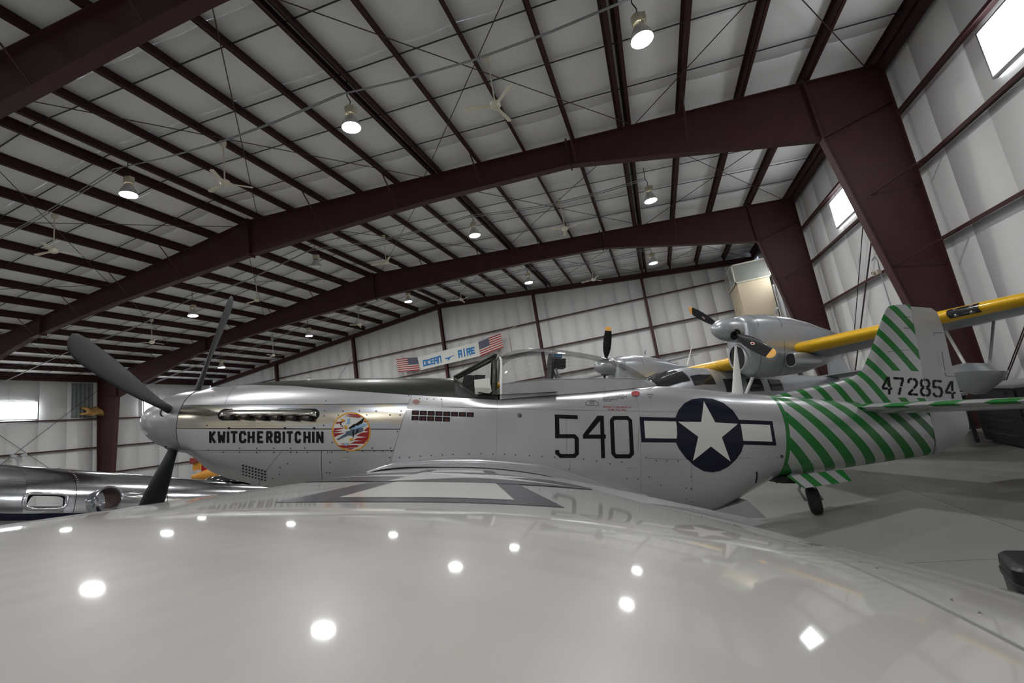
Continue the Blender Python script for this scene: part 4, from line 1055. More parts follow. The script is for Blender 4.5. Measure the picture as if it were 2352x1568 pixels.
# cockpit
MB().grid([[V((x, -.40+.0*x, ysurf(3.9, .2)*0+float(np.interp(x, [3.45, 3.8, 4.6, 5.3], [.40, .345, .405, .475])))), V((x, .40, float(np.interp(x, [3.45, 3.8, 4.6, 5.3], [.40, .345, .405, .475]))))] for x in np.linspace(3.62, 4.5, 6)]).build('cockpit_floor', mat_dark, plane)
MB().prism([(3.43, .42), (3.60, .34), (3.76, .34), (3.73, .50), (3.62, .57), (3.46, .57)], 1, -.24, .24).build('instrument_coaming', mat_dark, plane)
MB().box((3.64, -.02, .55), (.12, .1, .09)).build('gunsight', mat_charcoal, plane)
pa = [plane_at(p, -.325) for p in ((1089, 872), (1124, 868), (1130, 902), (1091, 906))]
ob = MB().add(pa, [(0, 1, 2, 3)]).build('paper_note', mat_paper, plane); md = ob.modifiers.new('s', 'SOLIDIFY'); md.thickness = .002
c = plane_at((1268, 842), -.02)
seat = MB(); pr = [(c.x-.055+.02*cos(a), c.z+.17*sin(a)) for a in [2*pi*k/24 for k in range(24)]]
seat.loft([[V((c.x-.03+xx, .17*cos(a), c.z+.165*sin(a)*(1 if sin(a) > 0 else 1.1))) for a in [2*pi*k/24 for k in range(24)]] for xx in (0, .03)], True, True)
hr = seat.build('head_armour', mat_charcoal, plane, True, 40)
MB().box((c.x+.09, 0, c.z+.04), (.13, .16, .11)).build('radio_box', mat_charcoal, plane)
MB().box((c.x+.07, -.03, c.z+.13), (.09, .07, .04)).build('blue_connector', M('connector_blue', (.10, .22, .36), .5), plane)
for y in (-.08, .08): MB().tube([(c.x+.03, y, c.z-.02), (c.x+.14, y, .44)], .012, 8).build('armour_strut', mat_alu2, plane)
MB().box((c.x+.05, 0, .47), (.16, .3, .1)).build('armour_base', mat_charcoal, plane)
MB().tube([(c.x+.15, -.1, .46), (4.75, -.05, .50), (5.0, -.02, .49)], .010, 6).build('wiring_loom', M('tan_wiring', (.35, .27, .14), .6), plane, True)
MB().grid([[V((x, -.16, sec(x)[0]+.004)), V((x, .16, sec(x)[0]+.004))] for x in np.linspace(4.45, 5.3, 12)]).build('rear_deck', mat_charcoal, plane)
yb_ = plane_at((1139, 885), -.05)
MB().lathe([(-.05, .001), (-.035, .035), (0, .05), (.035, .035), (.05, .001)], yb_, (0, 0, 1), 16).build('yellow_knob', mat_yellow, plane, True)
MB().tube([yb_, yb_+V((0, 0, -.2))], .012, 6).build('knob_stalk', mat_charcoal, plane)
# antenna mast, tail wheel, doors, exit flap, main gear
b_ = V((6.815, 0, .45)); t_ = V((6.838, 0, 1.06))
rgs = []
for k in range(9):
    s_ = k/8; p = b_+(t_-b_)*s_; cw = .062*(1-s_)+.014; rgs.append([p+V((cw*cos(a), cw*.35*sin(a), 0)) for a in [2*pi*q/14 for q in range(14)]])
MB().loft(rgs, True, True).build('antenna_mast', mat_white, plane, True, 50)
tw = V((7.70, 0, 0)); fz = floor_z(7.70); R_t = .158
wc = V((7.70, 0, 0)); n_up = ROT.transposed() @ V((0, 0, 1)); base = V((7.70, 0, fz)); wc = base+n_up*R_t
axl = V((-.85, .55, .0)).normalized(); axl = (axl-n_up*axl.dot(n_up)).normalized()
o = MB().lathe([(-.058, .07), (-.066, .11), (-.055, .145), (-.025, .158), (.025, .158), (.055, .145), (.066, .11), (.058, .07)], wc, axl, 36).build('tail_wheel_tyre', mat_rubber, plane, True, 50)
MB().lathe([(-.05, .001), (-.052, .05), (-.045, .075), (.045, .075), (.052, .05), (.05, .001)], wc, axl, 24).build('tail_wheel_hub', mat_alu2, plane, True, 40)
for s_ in (-1, 1): MB().tube([wc+axl*s_*.085, wc+axl*s_*.085+n_up*.12-V((.06, 0, 0)), V((7.60, s_*.04, -.50))], .016, 8).build('tail_wheel_fork', mat_alu2, plane, True)
MB().tube([V((7.58, 0, -.40)), V((7.61, 0, -.60))], .04, 12).build('tail_wheel_strut', mat_alu2, plane)
mat_door = striped('green_striped_door_paint', lambda N: N.stripe(N.lin(1.0, 0, .9, fo.x+.9*fo.z), .24, .48))
for sd_, mm in ((-1, mat_door), (1, mat_alu2)):
    top = [V((7.23, sd_*.17, -.50)), V((7.93, sd_*.17, -.42))]; bt = [V((7.38, sd_*.24, -.625)), V((7.97, sd_*.24, -.54))]
    ob = MB().add([top[0], top[1], bt[1], bt[0]], [(0, 1, 2, 3)]).build('tail_wheel_door', mm, plane); md = ob.modifiers.new('s', 'SOLIDIFY'); md.thickness = .012
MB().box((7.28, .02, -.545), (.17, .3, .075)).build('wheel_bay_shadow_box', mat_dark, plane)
MB().prism([(6.22, -.90), (6.30, -.955), (6.93, -.952), (6.90, -.93), (6.71, -.76), (6.6, -.80)], 1, -.20, .20).build('radiator_exit_flap', mat_alu2, plane)
for sd_ in (-1, 1):
    y = sd_*1.82; wp = wing_pt(.25, y, False); fzz = floor_z(wp.x-.1, y); base = V((wp.x-.1, y, fzz)); ctr = base+n_up*.34
    ax2 = V((0, 1, 0))
    leg = MB().tube([wp+V((0, 0, .06)), ctr+V((0, -sd_*.14, .0))+n_up*.1, ctr+V((0, -sd_*.14, 0))], [.06, .05, .04], 12).build('main_gear_leg', mat_alu2, plane, True)
    MB().lathe([(-.10, .16), (-.11, .25), (-.09, .315), (-.04, .34), (.04, .34), (.09, .315), (.11, .25), (.10, .16)], ctr, ax2, 36).build('main_wheel_tyre', mat_rubber, plane, True, 50)
    MB().lathe([(-.1, .001), (-.1, .15), (-.08, .17), (.08, .17), (.1, .15), (.1, .001)], ctr, ax2, 24).build('main_wheel_hub', mat_alu2, plane, True, 40)
    MB().tube([ctr+V((0, -sd_*.15, 0)), ctr], .03, 10).build('wheel_axle', mat_alu2, plane)
# ================================================================== the amphibian behind
LAT = V((.635, -.773, 0)).normalized(); AFT = V((-LAT.y, LAT.x, 0))          # towards the right wing seen in the photo, aft
AC = V((.055, 10.6, 0))
AP = radians(6.5)                            # it sits tail down
AF2 = AFT*cos(AP)-V((0, 0, 1))*sin(AP); UP2 = V((0, 0, 1))*cos(AP)+AFT*sin(AP)
AO = AC+AFT*1.2+V((0, 0, 2.155))-AF2*1.2-UP2*2.155
am = Matrix(((LAT.x, AF2.x, UP2.x, AO.x), (LAT.y, AF2.y, UP2.y, AO.y), (0, AF2.z, UP2.z, AO.z), (0, 0, 0, 1)))
amph = empty('amphibious_plane', am)
tag(amph, 'silver twin-engined flying boat with yellow wing leading edges behind the fighter', 'aircraft')
AMI = am.inverted()
def a_floor(y): return -(AO.z+AF2.z*y)/UP2.z
SPL = AMI @ (CAM+ray((1665, 757))*(9.0/ray((1665, 757)).y))      # near spinner in its own axes
def A_(px, x=None, y=None, z=None):          # photo pixel -> amphibian axes on a given coordinate plane
    o = AMI @ CAM; d = AMI.to_3x3() @ ray(px)
    t = ((x-o.x)/d.x) if x is not None else ((y-o.y)/d.y) if y is not None else ((z-o.z)/d.z)
    return o+d*t
mat_asil = M('flying_boat_silver', (.46, .48, .51), .32, metal=.55, coat=.3, var=.06)
mat_asil_d = M('flying_boat_silver_worn', (.33, .35, .37), .45, metal=.5, var=.12)
HW = 2.155
def wsec(x, c, t, n=12):
    le = 1.2+.035*abs(x)*0; up = []; lo = []
    for k in range(n+1):
        q = (1-cos(pi*k/n))/2; th = t*c*(1.48*sqrt(q)*(1-q)+.02*(1-q)); up.append((q, th*1.05)); lo.append((q, -th*.95))
    return le, up, lo
def wing_ring(x, x0, x1):
    c = 2.1-.17*abs(x); t = .17+0*x; le = 1.2
    k_ = 1. if abs(x) < 5.6 else max(.2, sqrt(max(0, 1-((abs(x)-5.6)/.42)**2)))
    pts = []
    qs = [x0+(x1-x0)*k/14 for k in range(15)] if x0 > 0 else [x1*(1-cos(pi/2*k/14)) for k in range(15)]
    def P(q, s): return V((x, le+c*(.5+(q-.5)*(.4+.6*k_)), HW+.012*abs(x)*0+s*t*c*.5*k_*(2.65*sqrt(max(q, 0))*(1-q)**.9+.012)))
    up = [P(q, 1) for q in qs[::-1]]; lo = [P(q, -.95) for q in (qs[1:] if x0 == 0 else qs)]
    return up+lo
def awing(name, xa, xb, q0, q1, mat, n=20):
    return MB().loft([wing_ring(x, q0, q1) for x in np.linspace(xa, xb, n)], True, True).build(name, mat, amph, True, 50)
for s in (-1, 1):
    awing('leading_edge', s*.55, s*6.0, 0, .13, mat_yellow); awing('wing', s*.55, s*6.0, .131, .74, mat_asil_d); awing('flap_and_aileron', s*.7, s*5.6, .745, 1, mat_asil)
awing('centre_leading_edge', -.54, .54, 0, .13, mat_yellow, 4); awing('centre_section', -.54, .54, .131, 1, mat_asil_d, 4)
# nacelles
def ring(cx, y, zc, hw, ht, hb, n=28, e=2.3):
    out = []
    for k in range(n):
        a = 2*pi*k/n; c_, s_ = cos(a), sin(a)
        out.append(V((cx+hw*(1 if c_ > 0 else -1)*abs(c_)**(2/e), y, zc+(ht if s_ > 0 else hb)*(1 if s_ > 0 else -1)*abs(s_)**(2/e))))
    return out
for s, nm in ((1, 'near'), (-1, 'far')):
    X = 2.07*s; Z0 = SPL.z
    prof = [(.19, .22, .22, .50), (.24, .27, .25, .80), (.45, .33, .29, .88), (.8, .37, .32, .88), (1.3, .38, .30, .84), (1.8, .36, .22, .78), (2.3, .31, .08, .66), (2.7, .22, .02, .54), (3.0, .10, .02, .42)]
    o = MB().loft([ring(X, y, Z0, hw, ht, hb) for y, hw, ht, hb in prof], True, True).build('engine_nacelle', mat_asil, amph, True, 60)
    for yy in (.42, .95):
        pr_ = [np.interp(yy, [q[0] for q in prof], [q[i] for q in prof]) for i in (1, 2, 3)]
        MB().tube([p*1.0 for p in ring(X, yy, Z0, pr_[0]+.0005, pr_[1]+.0005, pr_[2]+.0005)], .004, 4, False).build('cowl_seam', mat_core, o)
    MB().lathe([(-.34, .003), (-.325, .06), (-.28, .115), (-.2, .165), (-.1, .20), (.0, .218), (.12, .226), (.18, .226), (.182, .19)], (X, 0, Z0), (0, 1, 0), 28).build('spinner', mat_asil, amph, True, 50)
    MB().loft([ring(X-.02, .165, Z0-.52, .15, .21, .21, 24, 2), ring(X-.02, .24, Z0-.52, .145, .2, .2, 24, 2)], True, True).build('air_intake', mat_dark, o)
    MB().loft([ring(X-.02, .16, Z0-.52, .165, .225, .225, 24, 2), ring(X-.02, .15, Z0-.52, .185, .245, .245, 24, 2), ring(X-.02, .26, Z0-.52, .22, .27, .27, 24, 2)], True, False).build('intake_lip', mat_asil, o, True)
    MB().lathe([(-.01, .001), (-.01, .07), (.05, .085)], (X+.20, .30, Z0-.36), (0, 1, 0), 16).build('side_intake', mat_dark, o)
    a0 = A_((1573, 705), y=0.); ang = atan2(a0.z-Z0, a0.x-2.07) if s > 0 else radians(72)
    for q in (0, 1):
        a = ang+pi*q; rd = V((cos(a), 0, sin(a))); tg_ = V((0, 1, 0)).cross(rd); pm = 30
        def sect(r, c, th, tw):
            t = radians(tw*s*1.0 if s > 0 else -tw-18); cv = tg_*cos(t)+V((0, 1, 0))*sin(t)*(-1); nv = tg_*sin(t)+V((0, 1, 0))*cos(t)
            return [V((X, 0, Z0))+rd*r+cv*(c/2*cos(u))+nv*(th/2*sin(u)) for u in [2*pi*k/16 for k in range(16)]]
        R1 = [.18, .28, .38, .5, .65, .8, .92, .975]; C1 = [.07, .09, .16, .205, .22, .21, .19, .18]; T1 = [.07, .06, .045, .035, .028, .022, .017, .015]; W1 = [40, 38, 36, 33, 30, 27, 25, 25]
        bl_ = MB().loft([sect(*z) for z in zip(R1, C1, T1, W1)], True, True).build('propeller_blade', mat_black, amph, True, 60)
        MB().loft([sect(*z) for z in ((.975, .182, .017, 25), (1.03, .165, .014, 25), (1.075, .11, .01, 25), (1.09, .02, .005, 25))], True, True).build('blade_tip', mat_orange, bl_, True, 60)
        MB().lathe([(.17, .1), (.225, .1), (.235, .06)], (X, 0, Z0), rd, 16).build('blade_collar', mat_black, bl_, True, 40)
        cc = V((X, 0, Z0))+rd*.62; t = radians(30); cv = tg_*cos(t)-V((0, 1, 0))*sin(t); nv = tg_*sin(t)+V((0, 1, 0))*cos(t)
        for rr, m_, dd in ((.032, mat_white, .0165), (.022, mat_red, .0172)):
            MB().add([cc-nv*dd+rd*rr*1.3*cos(u)+cv*rr*.8*sin(u) for u in [2*pi*k/16 for k in range(16)]], [tuple(range(16))]).build('blade_badge', m_, bl_)
    sc0 = V((X+.42, 1.0, Z0-.62))
    MB().loft([ring(sc0.x, y, sc0.z, a, b, b, 16, 3) for y, a, b in ((.95, .10, .13), (1.0, .115, .145), (1.3, .12, .14), (1.7, .05, .08))], True, True).build('oil_cooler_duct', mat_asil, o, True, 50)
    MB().loft([ring(sc0.x, y, sc0.z, .085, .11, .11, 16, 3) for y in (.945, .96)], True, True).build('duct_mouth', mat_dark, o)
    MB().tube([V((X, 1.35, Z0+.38)), V((X+.05, 1.3, Z0+.46)), V((X+.12, 1.3, Z0+.47))], .02, 8).build('vent_stub', mat_asil, o, True)
# landing light window in the leading edge
ca = A_((2208, 699), y=1.22)
ob = MB().grid([[V((ca.x-.17+.34*i/4, wing_ring(ca.x, 0, .085)[j].y-.012, wing_ring(ca.x, 0, .085)[j].z)) for j in range(4, 26)] for i in range(5)]).build('landing_light_window', mat_glassdark, amph, True)
for d in (-.085, .085): MB().lathe([(0, .001), (-.01, .03), (-.035, .055), (-.04, .06)], (ca.x+d, 1.19, HW), (0, -1, 0), 16).build('landing_lamp', mat_chrome, ob, True)
# hull with cabin
hull = [(-2.6, .10, 1.2, .25, .3), (-2.2, .38, 1.25, .40, .55), (-1.6, .56, 1.3, .45, .80), (-.9, .66, 1.3, .52, .95), (-.3, .70, 1.3, .62, 1.0), (.1, .72, 1.32, .74, 1.02), (.6, .72, 1.35, .80, 1.02), (1.4, .72, 1.35, .80, 1.0), (2.6, .68, 1.38, .76, .95), (3.6, .55, 1.45, .60, .75), (4.8, .36, 1.6, .40, .5), (5.8, .16, 1.75, .25, .25)]
MB().loft([ring(0, y, zc, hw, ht, hb, 36, 2.6) for y, hw, zc, ht, hb in hull], True, True).build('hull', mat_asil, amph, True, 60)
# cockpit glazing: panes set on the sloping front of the cabin
def hullp(y, a, d=.012):
    i = [np.interp(y, [q[0] for q in hull], [q[k] for q in hull]) for k in range(1, 5)]
    c_, s_ = cos(a), sin(a); e = 2.6
    return V(((i[0]+d)*(1 if c_ > 0 else -1)*abs(c_)**(2/e), y, i[1]+(i[2]+d if s_ > 0 else i[3]+d)*(1 if s_ > 0 else -1)*abs(s_)**(2/e)))
for (ya, yb, aa, ab) in ((-.55, .30, radians(30), radians(58)), (-.75, .22, radians(62), radians(88)), (-.75, .22, radians(92), radians(118)), (-.55, .30, radians(122), radians(150)), (.36, .95, radians(20), radians(40)), (.36, .95, radians(140), radians(160))):
    MB().grid([[hullp(ya+(yb-ya)*i/6, aa+(ab-aa)*j/6) for j in range(7)] for i in range(7)]).build('cockpit_window', mat_glassdark, amph, True)
for y0 in (1.2, 1.9, 2.6):
    for aa in (radians(8), radians(150)):
        MB().grid([[hullp(y0+.45*i/4, aa+radians(22)*j/4) for j in range(5)] for i in range(5)]).build('cabin_window', mat_glassdark, amph, True)
pb = A_((1579, 838), x=-.1); pt_ = A_((1589, 795), x=-.1); MB().tube([pb, pt_], [.02, .006], 8).build('whip_antenna', mat_white, amph)
# tail: fin and tailplane
fz_ = A_((1868, 750), y=6.1)
MB().loft([[V((.05*cos(u)*k, 5.6+.55*(1-k)*.4+(.5*k+.02)*(1+sin(u))/1, z)) for u in [2*pi*q/16 for q in range(16)]] for z, k in ((1.7, 1.), (2.2, .85), (2.6, .6), (2.78, .3), (2.84, .06))], True, True).build('tail_fin', mat_asil, amph, True, 60)
MB().loft([[V((x, 5.3+.12*abs(x)+.5*(1+cos(u))*(1-.2*abs(x)), 2.0+.05*sin(u))) for u in [2*pi*q/14 for q in range(14)]] for x in (-1.7, -1.2, -.4, .4, 1.2, 1.7)], True, True).build('tailplane', mat_asil_d, amph, True, 60)
# wing floats on struts
for s in (1, -1):
    X = 4.62*s
    fl_ = [(1.08, .02, .02, .06), (1.16, .12, .08, .16), (1.32, .20, .14, .24), (1.55, .24, .17, .28), (1.85, .24, .17, .27), (2.1, .20, .14, .18), (2.32, .11, .09, .08), (2.45, .02, .04, .02)]
    rg = []
    for y, hw, ht, hb in fl_:
        z = 1.32; rg.append([V((X+dx*hw, y, z+dz)) for dx, dz in ((0, ht), (.55, ht*.85), (1, .02), (.55, -hb*.55), (0, -hb), (-.55, -hb*.55), (-1, .02), (-.55, ht*.85))])
    o = MB().loft(rg, True, True).build('wing_float', mat_asil, amph, True, 28)
    for y0, y1 in ((1.42, 1.45), (1.95, 1.85)): MB().tube([V((X-.12*s, y1, 1.40)), V((X-.32*s, y0, HW-.05))], .02, 10).build('float_strut', mat_white, amph)
    MB().tube([V((X+.02, 2.05, 1.40)), V((X+.1*s, 2.35, HW-.02))], .018, 10).build('float_strut', mat_asil_d, amph)
# wheels: the boat stands on retractable gear
for s in (1, -1):
    MB().lathe([(-.09, .12), (-.10, .22), (-.07, .29), (0, .31), (.07, .29), (.10, .22), (.09, .12), (.09, .001)], (s*1.0, 1.5, a_floor(1.5)+.31), (1, 0, 0), 28, True).build('main_wheel', mat_rubber, amph, True, 50)
    MB().tube([V((s*1.0, 1.5, a_floor(1.5)+.31)), V((s*.85, 1.6, .9)), V((s*.62, 1.65, 1.25))], .06, 10).build('gear_leg', mat_white, amph, True)
    MB().tube([V((s*.8, 1.3, 1.0)), V((s*1.25, 1.5, 1.9)), V((s*1.3, 1.5, 2.05))], .035, 8).build('wing_brace', mat_white, amph)
MB().lathe([(-.05, .08), (-.06, .14), (0, .18), (.06, .14), (.05, .08), (.05, .001)], (0, 4.8, a_floor(4.8)+.18), (1, 0, 0), 22, True).build('tail_wheel', mat_rubber, amph, True, 50)
MB().tube([V((0, 4.8, a_floor(4.8)+.18)), V((0, 4.6, .9)), V((0, 4.5, 1.3))], .05, 8).build('tail_wheel_leg', mat_asil_d, amph, True)

# ================================================================== polished aeroplane on the left
Pa, Pb = V((-8.0, 3.5, 0)), V((-8.5, 7.9, 0))
za, zb = CAMH+.44, CAMH-.53                   # height of its spine at those two points
dx_ = (Pb-Pa); Lp = dx_.length; dirp = dx_.normalized(); sl = atan2(za-zb, Lp)
ax_x = V((dirp.x*cos(sl), dirp.y*cos(sl), -sin(sl))); ax_y = V((-dirp.y, dirp.x, 0)); ax_z = ax_x.cross(ax_y)     # x aft, y away from camera
if ax_y.x > 0: pass
PM = Matrix(((ax_x.x, ax_y.x, ax_z.x, Pa.x), (ax_x.y, ax_y.y, ax_z.y, Pa.y), (ax_x.z, ax_y.z, ax_z.z, za), (0, 0, 0, 1)))
def pol_floor(x, y=0.): q = PM @ V((x, y, 0)); return -q.z/ax_z.z
PFO = V((0, 0, pol_floor(0)))
pol = empty('polished_plane', PM @ Matrix.Translation(PFO), off=PFO)
tag(pol, 'polished bare aluminium aircraft fuselage with navy side stripe behind the propeller', 'aircraft')
nearer = -1 if (PM @ V((1, -1, 0))).length < (PM @ V((1, 1, 0))).length else 1
def psec(x): return float(np.interp(x, [-4, -3, 0, 2, 4, 6, 8, 9], [.30, .55, .62, .60, .52, .40, .22, .12])), float(np.interp(x, [-4, -3, 0, 2, 4, 6, 8, 9], [.32, .6, .66, .64, .56, .42, .24, .12]))
def ppt(x, ph, d=0., sd=None):                # ph from the spine down the near side
    w_, h_ = psec(x); sd = nearer if sd is None else sd
    s_, c_ = sin(ph), cos(ph); n_ = 2/2.5
    return V((x, sd*(w_+d)*abs(s_)**n_*(1 if s_ > 0 else -1), -h_+(h_+d)*abs(c_)**n_*(1 if c_ > 0 else -1)))
SEG = [-4, -2.6, -1.1, .55, 1.85, 3.2, 4.6, 6.2, 7.6, 9.0]
def P_(px, sd=None):                          # photo pixel -> (x, phi) on one side
    sd = nearer if sd is None else sd
    o = PM.inverted() @ CAM; d = PM.inverted().to_3x3() @ ray(px); y = sd*.55
    for _ in range(12):
        t = (y-o.y)/d.y; P = o+d*t; w_, h_ = psec(P.x)
        q = min(max(abs(P.z+h_)/h_, 0), .999); y = .5*y+.5*sd*w_*(1-q**2.5)**.4
    c_ = (1 if P.z+h_ > 0 else -1)*q**1.25
    return P.x, math.acos(max(-1, min(1, c_)))
wx0, wp0 = P_((60, 1133)); wx1, wp1 = P_((148, 1168))
wx0, wx1 = min(wx0, wx1), max(wx0, wx1); wp0, wp1 = min(wp0, wp1), max(wp0, wp1)
fa, fb = P_((72, 1131), -nearer), P_((158, 1166), -nearer)
HOLE = {nearer: (wx0, wx1, wp0, wp1), -nearer: (min(fa[0], fb[0]), max(fa[0], fb[0]), min(fa[1], fb[1]), max(fa[1], fb[1]))}
for i in range(len(SEG)-1):
    a, b = SEG[i]+.004, SEG[i+1]-.004
    for sd in (nearer, -nearer):
        wx0, wx1, wp0, wp1 = HOLE[sd]
        # the skin ring is laid in strips, leaving the window opening free on both sides
        cuts = sorted(set([a, b]+[c_ for c_ in (wx0, wx1) if a < c_ < b]))
        mb = MB()
        for c0, c1 in zip(cuts, cuts[1:]):
            hole = c0 >= wx0-1e-6 and c1 <= wx1+1e-6
            for p0, p1 in (((0, wp0), (wp1, pi)) if hole else ((0, pi),)):
                mb.grid([[ppt(c0+(c1-c0)*u/6, p0+(p1-p0)*v/22, 0, sd) for v in range(23)] for u in range(7)])
        mb.build('fuselage_skin', mat_pol, pol, True)
    mb = MB()
    for v in range(34):
        for xx in (a+.03, ):
            if HOLE[nearer][0]-.05 < xx < HOLE[nearer][1]+.05: continue
            p = ppt(xx, .2+2.2*v/33, .001); mb.lathe([(0, .006), (.004, .004), (.005, 0)], p, (p-V((xx, 0, -psec(xx)[1]))), 6)
    o = mb.build('rivet_row', mat_chrome, pol); o['kind'] = 'stuff'
for sd in (nearer, -nearer):
    wx0, wx1, wp0, wp1 = HOLE[sd]
    c0 = ppt((wx0+wx1)/2, (wp0+wp1)/2, 0, sd)
    fr_ = []
    for k in range(40):
        a = 2*pi*k/40; ca_, sa_ = cos(a), sin(a); u = (1 if ca_ > 0 else -1)*abs(ca_)**.35; v = (1 if sa_ > 0 else -1)*abs(sa_)**.5
        fr_.append(((wx0+wx1)/2+(wx1-wx0)/2*1.02*u, (wp0+wp1)/2+(wp1-wp0)/2*1.02*v))
    o = MB().tube([ppt(x, p, .004, sd) for x, p in fr_+fr_[:1]], .022, 8, False).build('window_surround', mat_pol, pol, True)
    sk = MB().loft([[ppt(x, p, .004, sd) for x, p in fr_], [ppt(x, p, -.05, sd) for x, p in fr_]], True, False).build('window_reveal', mat_dark, pol, True)
sx0 = P_((0, 1190)); sx1 = P_((120, 1186)); php = (sx0[1]+sx1[1])/2
mb = MB(); mb.grid([[ppt(x, php-.03+.06*j/3+.0*x, .004) for j in range(4)] for x in np.linspace(-3.6, 6, 40)]).build('navy_stripe', mat_navy, pol, True)
mb = MB(); mb.grid([[ppt(x, php+.22+.05*j/3, .004) for j in range(4)] for x in np.linspace(-3.6, 6, 40)]).build('lower_navy_stripe', mat_navy, pol, True)
hx, hp = P_((242, 1148)); hc = ppt(hx, hp); hn = (hc-V((hx, 0, -psec(hx)[1]))).normalized()
hn = (hn*.6+((PM.inverted() @ CAM)-hc).normalized()*.8).normalized()
o = MB().lathe([(-.12, .18), (.10, .17), (.14, .155), (.145, .14), (.12, .13), (-.02, .125)], hc, hn, 28).build('round_air_scoop', mat_pol, pol, True, 50)
MB().lathe([(.0, .128), (.0, .001)], hc, hn, 24).build('scoop_interior', M('scoop_brown', (.09, .06, .05), .6), o)
MB().loft([[hc+V((dx2, 0, 0))+(V((0, nearer*.04, 0)))+V((0, nearer*.5*r*sin(u)+0, r*cos(u))) for u in [2*pi*q/16 for q in range(16)]] for dx2, r in ((.12, .12), (.3, .13), (.55, .10), (.75, .03))], True, True).build('scoop_fairing', mat_pol, pol, True, 60)
mx, mp_ = P_((345, 1150)); MB().add([ppt(mx+.09*cos(u), mp_+.16*sin(u), .005) for u in [2*pi*q/20 for q in range(20)]], [tuple(range(20))]).build('amber_badge', M('badge_amber', (.55, .32, .08), .4), pol)
MB().loft([[V((x, w2*cos(u), -.02+.16*k*abs(sin(u)))) for u in [pi*q/12 for q in range(13)]] for x, w2, k in ((3.05, .05, .1), (3.2, .22, .7), (3.5, .28, 1), (3.9, .26, .9), (4.2, .05, .1))], False, False).build('cockpit_glazing', mat_glassdark, pol, True)
MB().box((.75, 0, .012), (.22, .1, .03)).build('antenna_base', mat_pol, pol)
for x, y in ((-.4, -1), (-.4, 1)):
    pz = pol_floor(x, y*.9); nu = (PM.inverted().to_3x3() @ V((0, 0, 1))).normalized(); bs = V((x, y*.9, pz)); ct = bs+nu*.3
    MB().tube([ct, V((x+.05, y*.45, -.95))], .06, 10).build('gear_leg', mat_galv, pol)
    MB().lathe([(-.08, .001), (-.08, .2), (-.06, .27), (0, .30), (.06, .27), (.08, .2), (.08, .001)], ct, V((0, 1, 0)), 24).build('wheel', mat_rubber, pol, True, 50)
tz = pol_floor(7.8); nu = (PM.inverted().to_3x3() @ V((0, 0, 1))).normalized(); bs = V((7.8, 0, tz)); ct = bs+nu*.15
MB().lathe([(-.05, .001), (-.05, .1), (0, .15), (.05, .1), (.05, .001)], ct, V((0, 1, 0)), 20).build('tail_wheel', mat_rubber, pol, True, 50)
MB().tube([ct, V((7.7, 0, -.3))], .04, 8).build('tail_wheel_leg', mat_galv, pol)

# ================================================================== smaller things
# silver wing of a parked aeroplane far behind the canopy
def W_(px, v): return onv(px, v)
t1, t0 = W_((1602, 814), 25.3), W_((1455, 846), 23.4)
e = empty('parked_monoplane', Matrix.Translation((t0.x, t0.y, 0)), off=(t0.x, t0.y, 0)); tag(e, 'silver high-wing aeroplane whose wing tip shows behind the bubble canopy', 'aircraft')
dv = (t1-t0); sp = dv.normalized(); ch = V((sp.y, -sp.x, 0)).normalized()
if ch.y > 0: ch = -ch
rgs = []
for k, s_ in enumerate(np.linspace(-1.6, 1, 12)):
    c = .95*(1-.0*s_) if s_ < .8 else .95*(1-((s_-.8)/.2)**2*.8); p = t0+dv*s_
    rgs.append([p+ch*(c*.5*cos(u))+V((0, 0, .10*c*sin(u)*(1 if sin(u) > 0 else .6))) for u in [2*pi*q/18 for q in range(18)]])
MB().loft(rgs, True, True).build('wing', mat_asil, e, True, 60)
fc = t0-dv*.9
MB().loft([[fc+V((0, 0, -.75))-ch*(-a)+sp*(r*cos(u))+V((0, 0, r*1.25*sin(u))) for u in [2*pi*q/20 for q in range(20)]] for a, r in ((-1.7, .2), (-1.2, .42), (0, .5), (1.2, .42), (3.0, .18), (3.6, .08))], True, True).build('fuselage', mat_asil, e, True, 60)
for s_ in (-1, 1):
    b = V((fc.x, fc.y, 0))+sp.xy.to_3d()*s_*.8+V((0, 0, .22))
    MB().lathe([(-.07, .001), (-.07, .15), (0, .22), (.07, .15), (.07, .001)], b, V((sp.x, sp.y, 0)).normalized(), 20).build('wheel', mat_rubber, e, True, 50)
    MB().tube([b, fc+V((0, 0, -1.0))+sp*s_*.3], .05, 8).build('gear_leg', mat_asil_d, e)
# little orange and red aeroplane tail behind the propeller
g = W_((447, 1056), 11.5)
e = empty('orange_red_plane', Matrix.Translation((g.x, g.y, 0)), off=(g.x, g.y, 0)); tag(e, 'orange and red aeroplane tail glimpsed under the nose of the fighter', 'aircraft')
nrm = V((.3, -.95, 0)).normalized(); tng = V((.95, .3, 0))
def fin_poly(pts, name, mat, d=0.): 
    a = [g+tng*x+V((0, 0, z))-nrm*(.04) for x, z in pts]; b = [q+nrm*(.08+d) for q in a]; n_ = len(pts)
    return MB().add(a+b, [tuple(range(n_)), tuple(range(2*n_-1, n_-1, -1))]+[(i, i+n_, (i+1) % n_+n_, (i+1) % n_) for i in range(n_)]).build(name, mat, e)
mat_or = M('orange_dope', (.62, .27, .03), .45); mat_rd = M('maroon_dope', (.22, .03, .03), .45)
fin_poly([(-.05, -.35), (.40, -.35), (.34, .25), (.2, .38), (.0, .36)], 'rudder', mat_or); fin_poly([(-.06, -.12), (.2, -.08), (.15, .05), (-.05, .08)], 'elevator', mat_rd, .12)
fin_poly([(.25, -.4), (.75, -.4), (.55, -.15), (.3, -.05)], 'fin', mat_red, .02)
